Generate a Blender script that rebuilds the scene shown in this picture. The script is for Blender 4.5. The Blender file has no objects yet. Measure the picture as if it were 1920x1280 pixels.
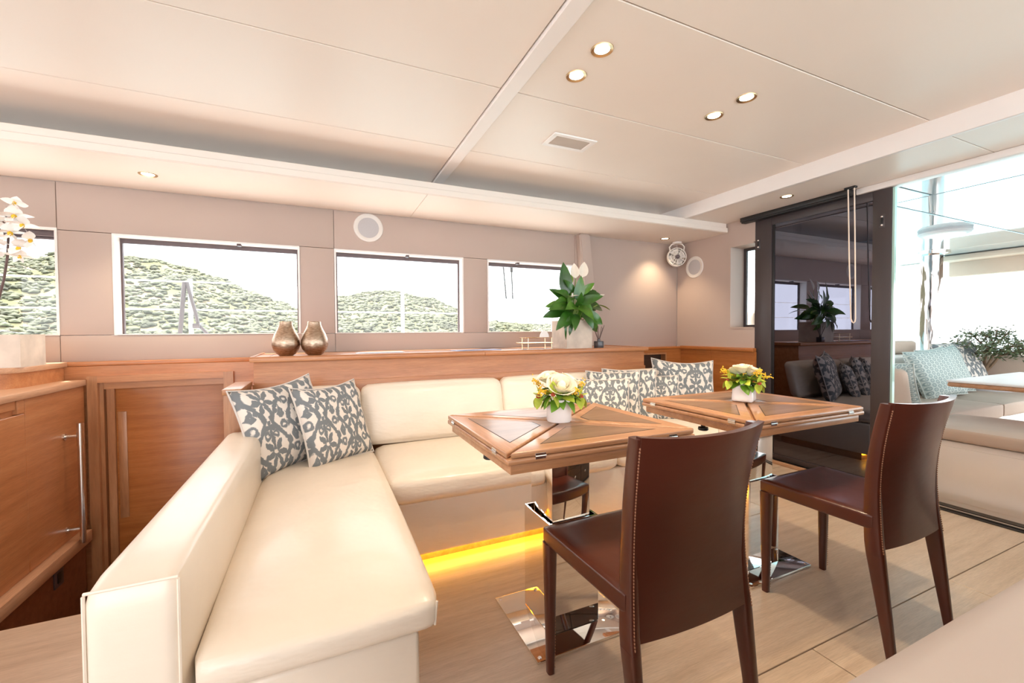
import bpy, bmesh, math, random
from mathutils import Vector, Matrix, Euler
R = random.Random(7)
pi = math.pi
rad = math.radians
sc = bpy.context.scene
COL = sc.collection

# ------------------------------------------------------------------ camera
cam = bpy.data.cameras.new('camera')
cam.sensor_width = 36.0
cam.lens = 36.0 * 795.0 / 1920.0
cam.clip_start = 0.02
cam.clip_end = 2000
co = bpy.data.objects.new('camera', cam)
COL.objects.link(co)
YAW, PITCH, ROLL = rad(24.28), rad(-1.36), rad(-.35)
fw = Vector((math.sin(YAW) * math.cos(PITCH), math.cos(YAW) * math.cos(PITCH), math.sin(PITCH)))
r0 = Vector((math.cos(YAW), -math.sin(YAW), 0))
u0 = r0.cross(fw)
rt = r0 * math.cos(ROLL) + u0 * math.sin(ROLL)
up = u0 * math.cos(ROLL) - r0 * math.sin(ROLL)
m = Matrix((rt, up, -fw)).transposed().to_4x4()
m.translation = (0, 0, 1.05)
co.matrix_world = m
sc.camera = co

# ------------------------------------------------------------------ world, sun, exposure
SKY = 2.6
w = bpy.data.worlds.new('world')
sc.world = w
w.use_nodes = True
bg = w.node_tree.nodes['Background']
bg.inputs[0].default_value = (0.97, 0.98, 1.0, 1)
bg.inputs[1].default_value = SKY
sd = bpy.data.lights.new('sun', 'SUN')
sd.energy = 8.5
sd.angle = rad(3)
sd.color = (1, .95, .86)
so = bpy.data.objects.new('sun', sd)
COL.objects.link(so)
so.rotation_euler = (rad(-20), rad(-14), 0)
sc.view_settings.view_transform = 'Standard'
sc.view_settings.look = 'None'
sc.view_settings.gamma = 1
sc.view_settings.use_curve_mapping = False
sc.view_settings.exposure = 1.08
sc.cycles.use_denoising = True
sc.cycles.max_bounces = 10
sc.cycles.diffuse_bounces = 6
sc.cycles.glossy_bounces = 6
sc.cycles.sample_clamp_indirect = 6
LAMP_W = 15.0
WARM = (1.0, .78, .52)


# ------------------------------------------------------------------ node helpers
class NG:
    """tiny expression layer over shader math nodes"""
    def __init__(s, nt):
        s.nt = nt

    def m(s, op, *a):
        n = s.nt.nodes.new('ShaderNodeMath')
        n.operation = op
        for i, v in enumerate(a):
            if isinstance(v, (int, float)):
                n.inputs[i].default_value = v
            else:
                s.nt.links.new(v, n.inputs[i])
        return n.outputs[0]

    def step(s, v, edge, soft):        # 1 where v < edge
        n = s.nt.nodes.new('ShaderNodeMapRange')
        n.interpolation_type = 'SMOOTHSTEP'
        s.nt.links.new(v, n.inputs[0])
        n.inputs[1].default_value = edge - soft
        n.inputs[2].default_value = edge + soft
        n.inputs[3].default_value = 1
        n.inputs[4].default_value = 0
        return n.outputs[0]


MATS = {}


def base_mat(name, col=(.8, .8, .8), rough=.5, metal=0, spec=.5, coat=0, emit=None, es=0):
    mt = bpy.data.materials.new(name)
    mt.use_nodes = True
    b = mt.node_tree.nodes['Principled BSDF']
    b.inputs['Base Color'].default_value = (*col, 1)
    b.inputs['Roughness'].default_value = rough
    b.inputs['Metallic'].default_value = metal
    b.inputs['Specular IOR Level'].default_value = spec
    b.inputs['Coat Weight'].default_value = coat
    b.inputs['Coat Roughness'].default_value = .12
    if emit:
        b.inputs['Emission Color'].default_value = (*emit, 1)
        b.inputs['Emission Strength'].default_value = es
    MATS[name] = mt
    return mt


def nodes(mt):
    return mt.node_tree, mt.node_tree.nodes['Principled BSDF']


def coords(nt, kind='Object', scale=(1, 1, 1)):
    tc = nt.nodes.new('ShaderNodeTexCoord')
    mp = nt.nodes.new('ShaderNodeMapping')
    mp.inputs['Scale'].default_value = scale
    nt.links.new(tc.outputs[kind], mp.inputs[0])
    return mp.outputs[0]


def noise(nt, vec, scale, detail=3, rough=.5):
    n = nt.nodes.new('ShaderNodeTexNoise')
    n.inputs['Scale'].default_value = scale
    n.inputs['Detail'].default_value = detail
    n.inputs['Roughness'].default_value = rough
    nt.links.new(vec, n.inputs['Vector'])
    return n.outputs[0]


def ramp(nt, fac, stops):
    n = nt.nodes.new('ShaderNodeValToRGB')
    e = n.color_ramp.elements
    while len(e) < len(stops):
        e.new(.5)
    for i, (p, c) in enumerate(stops):
        e[i].position = p
        e[i].color = (*c, 1)
    nt.links.new(fac, n.inputs[0])
    return n.outputs[0]


def mix(nt, fac, a, b, mode='MIX'):
    n = nt.nodes.new('ShaderNodeMix')
    n.data_type = 'RGBA'
    n.blend_type = mode
    for s, v in ((0, fac), (6, a), (7, b)):
        if isinstance(v, (int, float)):
            n.inputs[s].default_value = v
        elif isinstance(v, tuple):
            n.inputs[s].default_value = (*v, 1)
        else:
            nt.links.new(v, n.inputs[s])
    return n.outputs[2]


def bump(nt, b, h, strength, dist=.002):
    n = nt.nodes.new('ShaderNodeBump')
    n.inputs['Strength'].default_value = strength
    n.inputs['Distance'].default_value = dist
    nt.links.new(h, n.inputs['Height'])
    nt.links.new(n.outputs[0], b.inputs['Normal'])


def plain(name, col, rough=.6, var=.06, sc_=6, **k):
    """paint, fabric or stone with a slight mottling of its own"""
    mt = base_mat(name, col, rough, **k)
    nt, b = nodes(mt)
    f = noise(nt, coords(nt), sc_, 4)
    lo = tuple(c * (1 - var) for c in col)
    hi = tuple(min(1, c * (1 + var)) for c in col)
    nt.links.new(ramp(nt, f, [(.3, lo), (.7, hi)]), b.inputs['Base Color'])
    return mt


def wood(name, dark, mid, light, axis='X', rough=.38, fine=26, coat=.15):
    mt = base_mat(name, mid, rough, coat=coat)
    nt, b = nodes(mt)
    s = {'X': (1.2, 18, 18), 'Y': (18, 1.2, 18), 'Z': (18, 18, 1.2)}[axis]
    v = coords(nt, 'Object', s)
    f1 = noise(nt, v, 1.6, 5, .6)
    v2 = coords(nt, 'Object', tuple(x * 5 for x in s))
    f2 = noise(nt, v2, fine / 10, 3, .7)
    c1 = ramp(nt, f1, [(.25, dark), (.5, mid), (.75, light)])
    c2 = ramp(nt, f2, [(.35, (.72, .72, .72)), (.6, (1, 1, 1))])
    nt.links.new(mix(nt, .55, c1, c2, 'MULTIPLY'), b.inputs['Base Color'])
    bump(nt, b, f2, .12, .001)
    return mt


def leather(name, col, rough=.42, wr=.25, coat=.1, var=.05):
    mt = base_mat(name, col, rough, coat=coat)
    nt, b = nodes(mt)
    v = coords(nt)
    f = noise(nt, v, 5, 4)
    nt.links.new(ramp(nt, f, [(.3, tuple(c * (1 - var) for c in col)), (.7, tuple(min(1, c * (1 + var)) for c in col))]), b.inputs['Base Color'])
    g = noise(nt, v, 420, 2)
    h = noise(nt, coords(nt, 'Object', (3, 3, 9)), 2.2, 3)
    n1 = nt.nodes.new('ShaderNodeBump')
    n1.inputs['Strength'].default_value = wr
    n1.inputs['Distance'].default_value = .03
    nt.links.new(h, n1.inputs['Height'])
    n2 = nt.nodes.new('ShaderNodeBump')
    n2.inputs['Strength'].default_value = .08
    n2.inputs['Distance'].default_value = .001
    nt.links.new(g, n2.inputs['Height'])
    nt.links.new(n1.outputs[0], n2.inputs['Normal'])
    nt.links.new(n2.outputs[0], b.inputs['Normal'])
    return mt


def ikat(name, dark, light, rep=2.1, kind='damask'):
    mt = base_mat(name, light, .9, spec=.2)
    nt, b = nodes(mt)
    g = NG(nt)
    tc = nt.nodes.new('ShaderNodeTexCoord')
    nz = nt.nodes.new('ShaderNodeTexNoise')
    nz.inputs['Scale'].default_value = 17
    nz.inputs['Detail'].default_value = 3
    nt.links.new(tc.outputs['UV'], nz.inputs['Vector'])
    sepn = nt.nodes.new('ShaderNodeSeparateColor')
    nt.links.new(nz.outputs['Color'], sepn.inputs[0])
    sep = nt.nodes.new('ShaderNodeSeparateXYZ')
    nt.links.new(tc.outputs['UV'], sep.inputs[0])
    jx = g.m('MULTIPLY', g.m('SUBTRACT', sepn.outputs[0], .5), .13)
    jy = g.m('MULTIPLY', g.m('SUBTRACT', sepn.outputs[1], .5), .13)
    X = g.m('ADD', g.m('MULTIPLY', sep.outputs[0], rep), jx)
    Y = g.m('ADD', g.m('MULTIPLY', sep.outputs[1], rep * (.72 if kind == 'damask' else 1)), jy)
    colid = g.m('FLOOR', X)
    Y = g.m('ADD', Y, g.m('MULTIPLY', colid, .5))
    fx = g.m('ABSOLUTE', g.m('SUBTRACT', g.m('FRACT', X), .5))
    fy = g.m('SUBTRACT', g.m('FRACT', Y), .5)
    if kind == 'damask':
        cosy = g.m('COSINE', g.m('MULTIPLY', fy, 2 * pi))
        wd = g.m('ADD', g.m('MULTIPLY', cosy, .16), .27)
        og = g.m('ABSOLUTE', g.m('SUBTRACT', fx, wd))
        thick = g.m('ADD', g.m('MULTIPLY', g.m('SINE', g.m('MULTIPLY', fy, 8 * pi)), .018), .062)
        ogee = g.step(g.m('SUBTRACT', og, thick), 0, .012)

        def leaf_fan(cy, size, lobes, flip=1):
            dy = g.m('MULTIPLY', g.m('SUBTRACT', fy, cy), flip)
            x2 = g.m('MULTIPLY', fx, 1.15)
            r = g.m('SQRT', g.m('ADD', g.m('MULTIPLY', x2, x2), g.m('MULTIPLY', dy, dy)))
            a = g.m('ARCTAN2', x2, dy)
            lob = g.m('ABSOLUTE', g.m('COSINE', g.m('MULTIPLY', a, lobes / 2)))
            lim = g.m('MULTIPLY', g.m('ADD', g.m('MULTIPLY', lob, .78), .22), size)
            return g.step(g.m('SUBTRACT', r, lim), 0, .014), r
        fan, r1 = leaf_fan(-.10, .33, 7)
        core = g.step(r1, .05, .012)
        fan = g.m('MULTIPLY', fan, g.m('SUBTRACT', 1, core))
        fan2, r2 = leaf_fan(.36, .19, 4, -1)

        def ring(cx, cy, rr, t):
            dx = g.m('SUBTRACT', fx, cx)
            dy = g.m('SUBTRACT', fy, cy)
            r = g.m('SQRT', g.m('ADD', g.m('MULTIPLY', dx, dx), g.m('MULTIPLY', dy, dy)))
            return g.step(g.m('ABSOLUTE', g.m('SUBTRACT', r, rr)), t, .012)
        cur = g.m('MAXIMUM', ring(.12, .22, .06, .028), ring(.40, .36, .07, .032))

        def drop(cx, cy, ax, ay, hole):
            dx = g.m('DIVIDE', g.m('ABSOLUTE', g.m('SUBTRACT', fx, cx)), ax)
            dy = g.m('DIVIDE', g.m('SUBTRACT', fy, cy), ay)
            dy = g.m('ABSOLUTE', g.m('ADD', dy, g.m('MULTIPLY', dx, .35)))
            q = g.m('ADD', g.m('POWER', dx, 1.25), g.m('POWER', dy, 1.1))
            return g.m('MULTIPLY', g.step(q, 1, .12), g.m('SUBTRACT', 1, g.step(q, hole, .1)))
        dot = drop(.5, -.04, .15, .17, .22)
        dot2 = drop(.37, -.37, .10, .15, 0)
        dot = g.m('MAXIMUM', dot, drop(.24, -.30, .07, .09, 0))
        d = g.m('MAXIMUM', g.m('MAXIMUM', ogee, fan), g.m('MAXIMUM', fan2, cur))
        d = g.m('MAXIMUM', d, g.m('MAXIMUM', dot, dot2))
    else:
        r = g.m('SQRT', g.m('ADD', g.m('MULTIPLY', fx, fx), g.m('MULTIPLY', fy, fy)))
        d = g.m('MAXIMUM', g.step(g.m('ABSOLUTE', g.m('SUBTRACT', r, .32)), .1, .05), g.step(r, .1, .05))
    nt.links.new(mix(nt, d, light, dark), b.inputs['Base Color'])
    wv = noise(nt, coords(nt, 'UV', (1, 1, 1)), 160, 2)
    bump(nt, b, wv, .25, .001)
    return mt


# ------------------------------------------------------------------ materials
M_wall = plain('wall leather panel', (.475, .375, .325), .62, .02, 3)
M_ceil = plain('ceiling vinyl', (.80, .725, .66), .42, .015, 2)
M_white = plain('white paint', (.82, .78, .76), .4, .02, 4)
M_seam = plain('dark seam', (.25, .19, .16), .8)
M_floor = wood('light oak floor', (.50, .37, .265), (.61, .47, .35), (.68, .545, .425), 'X', .33, 30, .1)
M_woodX = wood('oak grain across', (.39, .145, .05), (.49, .20, .078), (.57, .265, .115), 'X')
M_woodY = wood('oak grain along', (.39, .145, .05), (.49, .20, .078), (.57, .265, .115), 'Y')
M_woodZ = wood('oak grain upright', (.34, .14, .055), (.44, .20, .085), (.52, .265, .125), 'Z')
M_woodO = wood('rich shade-toned oak', (.34, .105, .022), (.44, .15, .035), (.52, .20, .058), 'X')  # one oak throughout; shade away from the window glare is mixed into this colour
M_woodOY = wood('rich shade-toned oak along', (.34, .105, .022), (.44, .15, .035), (.52, .20, .058), 'Y')  # same shade-deepened oak colour, grain turned
M_woodL = wood('pale oak edge', (.50, .27, .15), (.60, .35, .21), (.68, .43, .27), 'Y')
M_tabA = wood('table oak across', (.36, .165, .075), (.48, .24, .12), (.56, .31, .17), 'X', .28)
M_tabB = wood('table oak along', (.36, .165, .075), (.48, .24, .12), (.56, .31, .17), 'Y', .28)
M_tabD = wood('table walnut inset', (.17, .095, .055), (.25, .145, .085), (.33, .20, .125), 'X', .31, 26, .05)
M_line = plain('dark inlay line', (.03, .018, .012), .5)
M_dkwood = wood('dark stair lining', (.17, .055, .02), (.23, .08, .03), (.28, .105, .045), 'X', .6)
M_drawer = wood('dark drawer front', (.035, .018, .012), (.055, .03, .02), (.08, .045, .03), 'X', .35)
M_cream = leather('cream leather', (.80, .715, .61), .36, .10, .12, .025)
M_creamw = leather('cream leather creased', (.80, .715, .61), .36, .30, .12, .025)
M_brown = leather('brown saddle leather', (.078, .017, .009), .30, .05, .3, .15)
M_stitch = plain('tan stitching', (.40, .20, .12), .8)
M_chrome = base_mat('polished chrome', (.86, .83, .80), .035, 1)
M_steel = base_mat('brushed steel', (.72, .70, .68), .22, 1)
M_bronze = base_mat('lamp rim', (.55, .38, .22), .3, 1)
M_black = plain('black plastic', (.012, .011, .012), .4)
M_frame = plain('dark anodised frame', (.055, .043, .045), .38, .03)
M_winfr = plain('dark window gasket', (.10, .07, .075), .5)
M_concrete = plain('pale concrete', (.60, .52, .44), .8, .18, 9)
M_whiteg = base_mat('white glaze', (.86, .83, .82), .2, coat=.3)
M_soil = plain('soil', (.04, .025, .015), .95)
M_lily = plain('peace lily leaf', (.028, .115, .012), .3, .45, 9, coat=.2)
nt, b0 = nodes(M_lily)
oi = nt.nodes.new('ShaderNodeObjectInfo')
lk = b0.inputs['Base Color'].links[0].from_socket
nt.links.new(mix(nt, .8, lk, ramp(nt, oi.outputs['Random'], [(0, (.55, .6, .5)), (.6, (1.3, 1.15, .9)), (1, (3.2, 2.0, 1.2))]), 'MULTIPLY'), b0.inputs['Base Color'])
M_lilyl = plain('young lily leaf', (.20, .34, .03), .4, .25, 9)
M_leaf = plain('flower foliage', (.13, .28, .02), .4, .5, 14)
M_lime = plain('lime orchid petal', (.42, .50, .05), .5, .25, 30)
M_yel = plain('yellow blossom', (.80, .50, .02), .6, .2, 40)
M_rose = plain('white rose petal', (.88, .82, .66), .55, .05, 20)
M_red = plain('orchid lip', (.45, .06, .03), .5, .3, 60)
M_petal = plain('white orchid petal', (.90, .85, .82), .5, .04, 20)
M_pink = plain('pink orchid bud', (.75, .42, .40), .5, .15, 20)
M_stem = plain('purple brown stem', (.10, .06, .055), .6, .3, 20)
M_gstem = plain('green stem', (.22, .33, .07), .5)
M_ikat = ikat('grey ikat cotton', (.195, .213, .225), (.76, .70, .64), 2.35)
M_ikat2 = ikat('teal dotted cotton', (.30, .37, .37), (.58, .63, .60), 11, 'dots')
M_trim_p = plain('cushion piping', (.62, .57, .53), .9)
M_paper = plain('magazine cover', (.78, .78, .82), .35, .1, 20)
M_paper2 = plain('blue brochure', (.40, .46, .66), .35, .3, 12)
M_gold = base_mat('pale gold wire', (.85, .66, .42), .25, 1)
M_spk = plain('speaker grille', (.48, .46, .47), .6, .03, 200)
M_fan = plain('white fan plastic', (.72, .68, .64), .4)
M_led = base_mat('amber led strip', (1, .6, .05), .5, emit=(1, .50, .02), es=12)
M_lampglow = base_mat('lamp lens', (1, .9, .7), .3, emit=(1, .86, .6), es=14)
M_out = plain('cockpit gelcoat', (.80, .74, .69), .35, .02)
M_outcush = plain('cockpit taupe cushion', (.50, .385, .31), .75, .04)
M_chain = base_mat('blind cord', (.80, .66, .55), .5)
M_spathe = plain('lily spathe', (.85, .78, .68), .55, .05, 12)
M_bark = plain('bark', (.20, .13, .08), .9, .3, 14)
M_olive = plain('olive leaf', (.09, .11, .045), .5, .4, 30)
M_tile = plain('grey vent slat', (.55, .49, .44), .5)


def cockpit_ceiling_mat():
    mt = plain('cockpit glossy ceiling', (.40, .48, .52), .05, .01, coat=1.0)
    mt.node_tree.nodes['Principled BSDF'].inputs['Coat Roughness'].default_value = .03
    return mt


M_gloss = cockpit_ceiling_mat()
M_post = base_mat('polished post', (.40, .37, .36), .08, 1)
nt, b0 = nodes(M_post)
bump(nt, b0, noise(nt, coords(nt, 'Object', (6, 6, 1.5)), 1.2, 2), .5, .05)


def vase_mat():
    mt = base_mat('hammered bronze', (.46, .34, .26), .36, 1)
    nt, b = nodes(mt)
    f = noise(nt, coords(nt, 'Object', (1, 1, 2.5)), 60, 3)
    nt.links.new(ramp(nt, f, [(.3, (.33, .23, .16)), (.7, (.54, .41, .31))]), b.inputs['Base Color'])
    bump(nt, b, f, .25, .002)
    return mt


M_vase = vase_mat()


def glass_mat(name, tint, dark=0.0):
    """window pane: clear straight-through transmission with a mirror-like sheen"""
    mt = bpy.data.materials.new(name)
    mt.use_nodes = True
    nt = mt.node_tree
    nt.nodes.clear()
    o = nt.nodes.new('ShaderNodeOutputMaterial')
    t = nt.nodes.new('ShaderNodeBsdfTransparent')
    t.inputs[0].default_value = (*tint, 1)
    g = nt.nodes.new('ShaderNodeBsdfGlossy')
    g.inputs['Roughness'].default_value = 0.0
    g.inputs[0].default_value = (.80, .80, 1.0, 1) if dark else (1, 1, 1, 1)
    fr = nt.nodes.new('ShaderNodeFresnel')
    fr.inputs[0].default_value = 1.45 if not dark else 2.3
    mx = nt.nodes.new('ShaderNodeMixShader')
    ge = nt.nodes.new('ShaderNodeNewGeometry')
    ng = NG(nt)
    nt.links.new(ng.m('MULTIPLY', fr.outputs[0], ng.m('SUBTRACT', 1, ge.outputs['Backfacing'])), mx.inputs[0])
    nt.links.new(t.outputs[0], mx.inputs[1])
    nt.links.new(g.outputs[0], mx.inputs[2])
    nt.links.new(mx.outputs[0], o.inputs[0])
    MATS[name] = mt
    return mt


M_glass = glass_mat('clear window glass', (.96, .97, .97))
M_dkglass = glass_mat('smoked door glass', (.03, .028, .035), 1)
M_edge = base_mat('green glass edge', (.42, .62, .55), .1)


# ------------------------------------------------------------------ geometry helpers
class B:
    def __init__(s):
        s.bm = bmesh.new()
        s.uv = None

    def add(s, verts, faces):
        vs = [s.bm.verts.new(v) for v in verts]
        out = []
        for f in faces:
            try:
                out.append(s.bm.faces.new([vs[i] for i in f]))
            except ValueError:
                pass
        return vs, out

    def box(s, lo, hi, r=0, seg=2):
        x0, y0, z0 = lo
        x1, y1, z1 = hi
        vs, fs = s.add([(x0, y0, z0), (x1, y0, z0), (x1, y1, z0), (x0, y1, z0), (x0, y0, z1), (x1, y0, z1), (x1, y1, z1), (x0, y1, z1)],
                       [(3, 2, 1, 0), (4, 5, 6, 7), (0, 1, 5, 4), (1, 2, 6, 5), (2, 3, 7, 6), (3, 0, 4, 7)])
        if r:
            es = list({e for f in fs for e in f.edges})
            bmesh.ops.bevel(s.bm, geom=es, offset=r, segments=seg, affect='EDGES', profile=.5)
        return s

    def prism(s, poly, z0, z1, r=0, seg=2, fn=None):
        n = len(poly)
        fn = fn or (lambda x, y, z: (x, y, z))
        vs = [fn(x, y, z0) for x, y in poly] + [fn(x, y, z1) for x, y in poly]
        fs = [tuple(range(n))[::-1], tuple(range(n, 2 * n))] + [(i, (i + 1) % n, n + (i + 1) % n, n + i) for i in range(n)]
        v, f = s.add(vs, fs)
        bmesh.ops.recalc_face_normals(s.bm, faces=f)
        if r:
            bmesh.ops.bevel(s.bm, geom=list({e for q in f for e in q.edges}), offset=r, segments=seg, affect='EDGES', profile=.5)
        return s

    def tube(s, pts, r, n=8, caps=True):
        pts = [Vector(p) for p in pts]
        k = len(pts)
        rs = r if isinstance(r, (list, tuple)) else [r] * k
        prev = None
        rings = []
        for i, p in enumerate(pts):
            d = (pts[min(i + 1, k - 1)] - pts[max(i - 1, 0)])
            if d.length < 1e-9:
                d = Vector((0, 0, 1))
            d.normalize()
            if prev is None:
                a = Vector((0, 0, 1)) if abs(d.z) < .9 else Vector((1, 0, 0))
                x = d.cross(a).normalized()
            else:
                x = (prev - d * prev.dot(d)).normalized()
            prev = x
            y = d.cross(x)
            rings.append([s.bm.verts.new(p + (x * math.cos(t) + y * math.sin(t)) * rs[i]) for t in [2 * pi * j / n for j in range(n)]])
        for a, b in zip(rings, rings[1:]):
            for j in range(n):
                s.bm.faces.new((a[j], a[(j + 1) % n], b[(j + 1) % n], b[j]))
        if caps:
            s.bm.faces.new(rings[0][::-1])
            s.bm.faces.new(rings[-1])
        return s

    def lathe(s, prof, n=32, c=(0, 0, 0), mat=None):
        c = Vector(c)
        mat = mat or Matrix.Identity(3)
        rings = []
        for r, z in prof:
            if r < 1e-6:
                rings.append([s.bm.verts.new(c + mat @ Vector((0, 0, z)))])
            else:
                rings.append([s.bm.verts.new(c + mat @ Vector((r * math.cos(2 * pi * j / n), r * math.sin(2 * pi * j / n), z))) for j in range(n)])
        for a, b in zip(rings, rings[1:]):
            for j in range(n):
                j2 = (j + 1) % n
                if len(a) == 1 and len(b) == 1:
                    continue
                if len(a) == 1:
                    s.bm.faces.new((a[0], b[j2], b[j]))
                elif len(b) == 1:
                    s.bm.faces.new((a[j], a[j2], b[0]))
                else:
                    s.bm.faces.new((a[j], a[j2], b[j2], b[j]))
        return s

    def grid(s, fn, nu, nv, uv=False, wrap=False):
        if uv and s.uv is None:
            s.uv = s.bm.loops.layers.uv.new('UVMap')
        g = [[s.bm.verts.new(fn(i / nu, j / nv)) for j in range(nv + 1)] for i in range(nu + 1)]
        for i in range(nu):
            for j in range(nv):
                f = s.bm.faces.new((g[i][j], g[i + 1][j], g[i + 1][j + 1], g[i][j + 1]))
                if uv:
                    for l, (a, b) in zip(f.loops, ((i, j), (i + 1, j), (i + 1, j + 1), (i, j + 1))):
                        l[s.uv].uv = (a / nu, b / nv)
        return s

    def ball(s, c, r, nu=10, nv=6):
        c = Vector(c)
        rr = Vector(r) if not isinstance(r, (int, float)) else Vector((r, r, r))
        prof = [(math.sin(pi * i / nv), -math.cos(pi * i / nv)) for i in range(nv + 1)]
        prof[0] = (0, -1)
        prof[-1] = (0, 1)
        start = len(s.bm.verts)
        s.bm.verts.ensure_lookup_table()
        s.lathe(prof, nu)
        s.bm.verts.ensure_lookup_table()
        for v in s.bm.verts[start:]:
            v.co = Vector((v.co.x * rr.x, v.co.y * rr.y, v.co.z * rr.z)) + c
        return s

    def soft(s, lo, hi, r=.04, n=10, puff=(0, 0, 0), fn=None):
        """upholstered block: rounded edges, faces crowned outwards by puff"""
        lo, hi = Vector(lo), Vector(hi)
        c = (lo + hi) / 2
        h = (hi - lo) / 2
        pos = []
        for k in range(n + 1):
            t = -1 + 2 * k / n
            pos.append(math.copysign(abs(t) ** .6, t) if t else 0)
        vs = {}

        def P(i, j, k):
            key = (i, j, k)
            if key not in vs:
                u = Vector((pos[i], pos[j], pos[k]))
                p = Vector((u.x * h.x, u.y * h.y, u.z * h.z))
                q = Vector([max(-(h[a] - r), min(h[a] - r, p[a])) for a in range(3)])
                d = p - q
                p2 = q + d.normalized() * r if d.length > 1e-9 else p
                for a in range(3):
                    b1, b2 = (a + 1) % 3, (a + 2) % 3
                    if puff[a]:
                        p2[a] += puff[a] * u[a] * (1 - abs(u[b1]) ** 2.4) * (1 - abs(u[b2]) ** 2.4)
                p2 = p2 + c
                if fn:
                    p2 = fn(p2)
                vs[key] = s.bm.verts.new(p2)
            return vs[key]
        for a in range(3):
            for side in (0, n):
                for i in range(n):
                    for j in range(n):
                        q = []
                        for di, dj in ((0, 0), (1, 0), (1, 1), (0, 1)):
                            t = [0, 0, 0]
                            t[a] = side
                            t[(a + 1) % 3] = i + di
                            t[(a + 2) % 3] = j + dj
                            q.append(P(*t))
                        if side == 0:
                            q.reverse()
                        s.bm.faces.new(q)
        return s


def wloc(o):
    v = Vector((0, 0, 0))
    while o is not None:
        v += o.location
        o = o.parent
    return v


def obj(name, b, mat, parent=None, local=False, smooth=35, kind=None, label=None, mats=None):
    """links one mesh; world-space geometry is shifted to its parent's origin unless local"""
    bm = b.bm
    if parent is not None and not local:
        bmesh.ops.translate(bm, verts=bm.verts[:], vec=-wloc(parent))
    me = bpy.data.meshes.new(name)
    bmesh.ops.recalc_face_normals(bm, faces=bm.faces[:])
    bm.to_mesh(me)
    bm.free()
    me.materials.append(mat)
    if smooth:
        me.shade_smooth()
        me.set_sharp_from_angle(angle=rad(smooth))
    o = bpy.data.objects.new(name, me)
    COL.objects.link(o)
    if parent is not None:
        o.parent = parent
    if kind:
        o['kind'] = kind
    if label:
        o['label'] = label
    return o


def struct(name, b, mat, parent=None, smooth=35, label=None):
    o = obj(name, b, mat, parent, smooth=smooth)
    if parent is None:
        o['kind'] = 'structure'
        if label:
            o['label'] = label
    return o


def struct_empty(name, loc=(0, 0, 0)):
    o = bpy.data.objects.new(name, None)
    o.location = loc
    o['kind'] = 'structure'
    COL.objects.link(o)
    return o


def tag(o, label, cat, group=None):
    o['label'] = label
    o['category'] = cat
    if group:
        o['group'] = group
    return o


def thing(name, label, cat, loc=(0, 0, 0), rot=(0, 0, 0), group=None):
    o = bpy.data.objects.new(name, None)
    o.empty_display_size = .1
    COL.objects.link(o)
    o.location = loc
    o.rotation_euler = rot
    return tag(o, label, cat, group)


def dup(root, loc, rot=None, label=None, group=None, scale=None):
    r = root.copy()
    COL.objects.link(r)
    r.location = loc
    if rot is not None:
        r.rotation_euler = rot
    if scale:
        r.scale = (scale,) * 3
    if label:
        r['label'] = label
    if group:
        r['group'] = group
    for ch in list(root.children):
        c = ch.copy()
        COL.objects.link(c)
        c.parent = r
        for g in list(ch.children):
            d = g.copy()
            COL.objects.link(d)
            d.parent = c
    return r


def clone(o, parent, loc=None, rot=None, scale=None):
    c = o.copy()
    COL.objects.link(c)
    c.parent = parent
    if loc is not None:
        c.location = loc
    if rot is not None:
        c.rotation_euler = rot
    if scale is not None:
        c.scale = (scale,) * 3 if isinstance(scale, (int, float)) else scale
    for g in list(o.children):
        d = g.copy()
        COL.objects.link(d)
        d.parent = c
    return c


def box(lo, hi, r=0, seg=2):
    return B().box(lo, hi, r, seg)

# ================================================================== SETTING
WY = 3.22            # window wall plane
WX = 3.28            # end wall plane
CZ = 2.08            # main ceiling
# ---- floor: large oak panels over a subfloor, open at the companionway stairwell
fl = struct('floor', box((-3.0, -2.6, -.08), (3.36, 2.10, -.012)).box((-.43, 2.10, -.08), (3.36, 3.30, -.012)).box((-3.0, 2.1, -.08), (-1.22, 3.30, -.012)), M_seam)
G = .002


def floor_panel(x0, x1, y0, y1):
    obj('floor_panel', box((x0 + G, y0 + G, -.012), (x1 - G, y1 - G, 0.0), .0012, 1), M_floor, fl)


for x0, x1 in ((-3.0, -1.30), (-1.30, 3.33)):
    floor_panel(x0, x1, .848, 2.10)
floor_panel(-.43, 3.33, 2.10, 3.25)
for a, b_ in zip((-2.22, -1.30, -.38, .54, 1.46, 2.38), (-1.30, -.38, .54, 1.46, 2.38, 3.33)):
    floor_panel(a, b_, .20, .848)
for y0, y1, off in ((-.45, .20, .4), (-1.10, -.45, 0), (-1.75, -1.10, .4), (-2.6, -1.75, 0)):
    xs = [-3.0] + [-2.2 + off + .92 * k for k in range(6)] + [3.33]
    for a, b_ in zip(xs, xs[1:]):
        floor_panel(a, b_, y0, y1)
# stairwell lining
struct('trim_1', box((-1.21, 2.10, -1.3), (-.44, 2.12, -.085)).box((-.45, 2.12, -1.3), (-.43, 3.2, -.085)).box((-1.21, 2.1, -1.32), (-.43, 3.2, -1.3)), M_dkwood)

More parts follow.
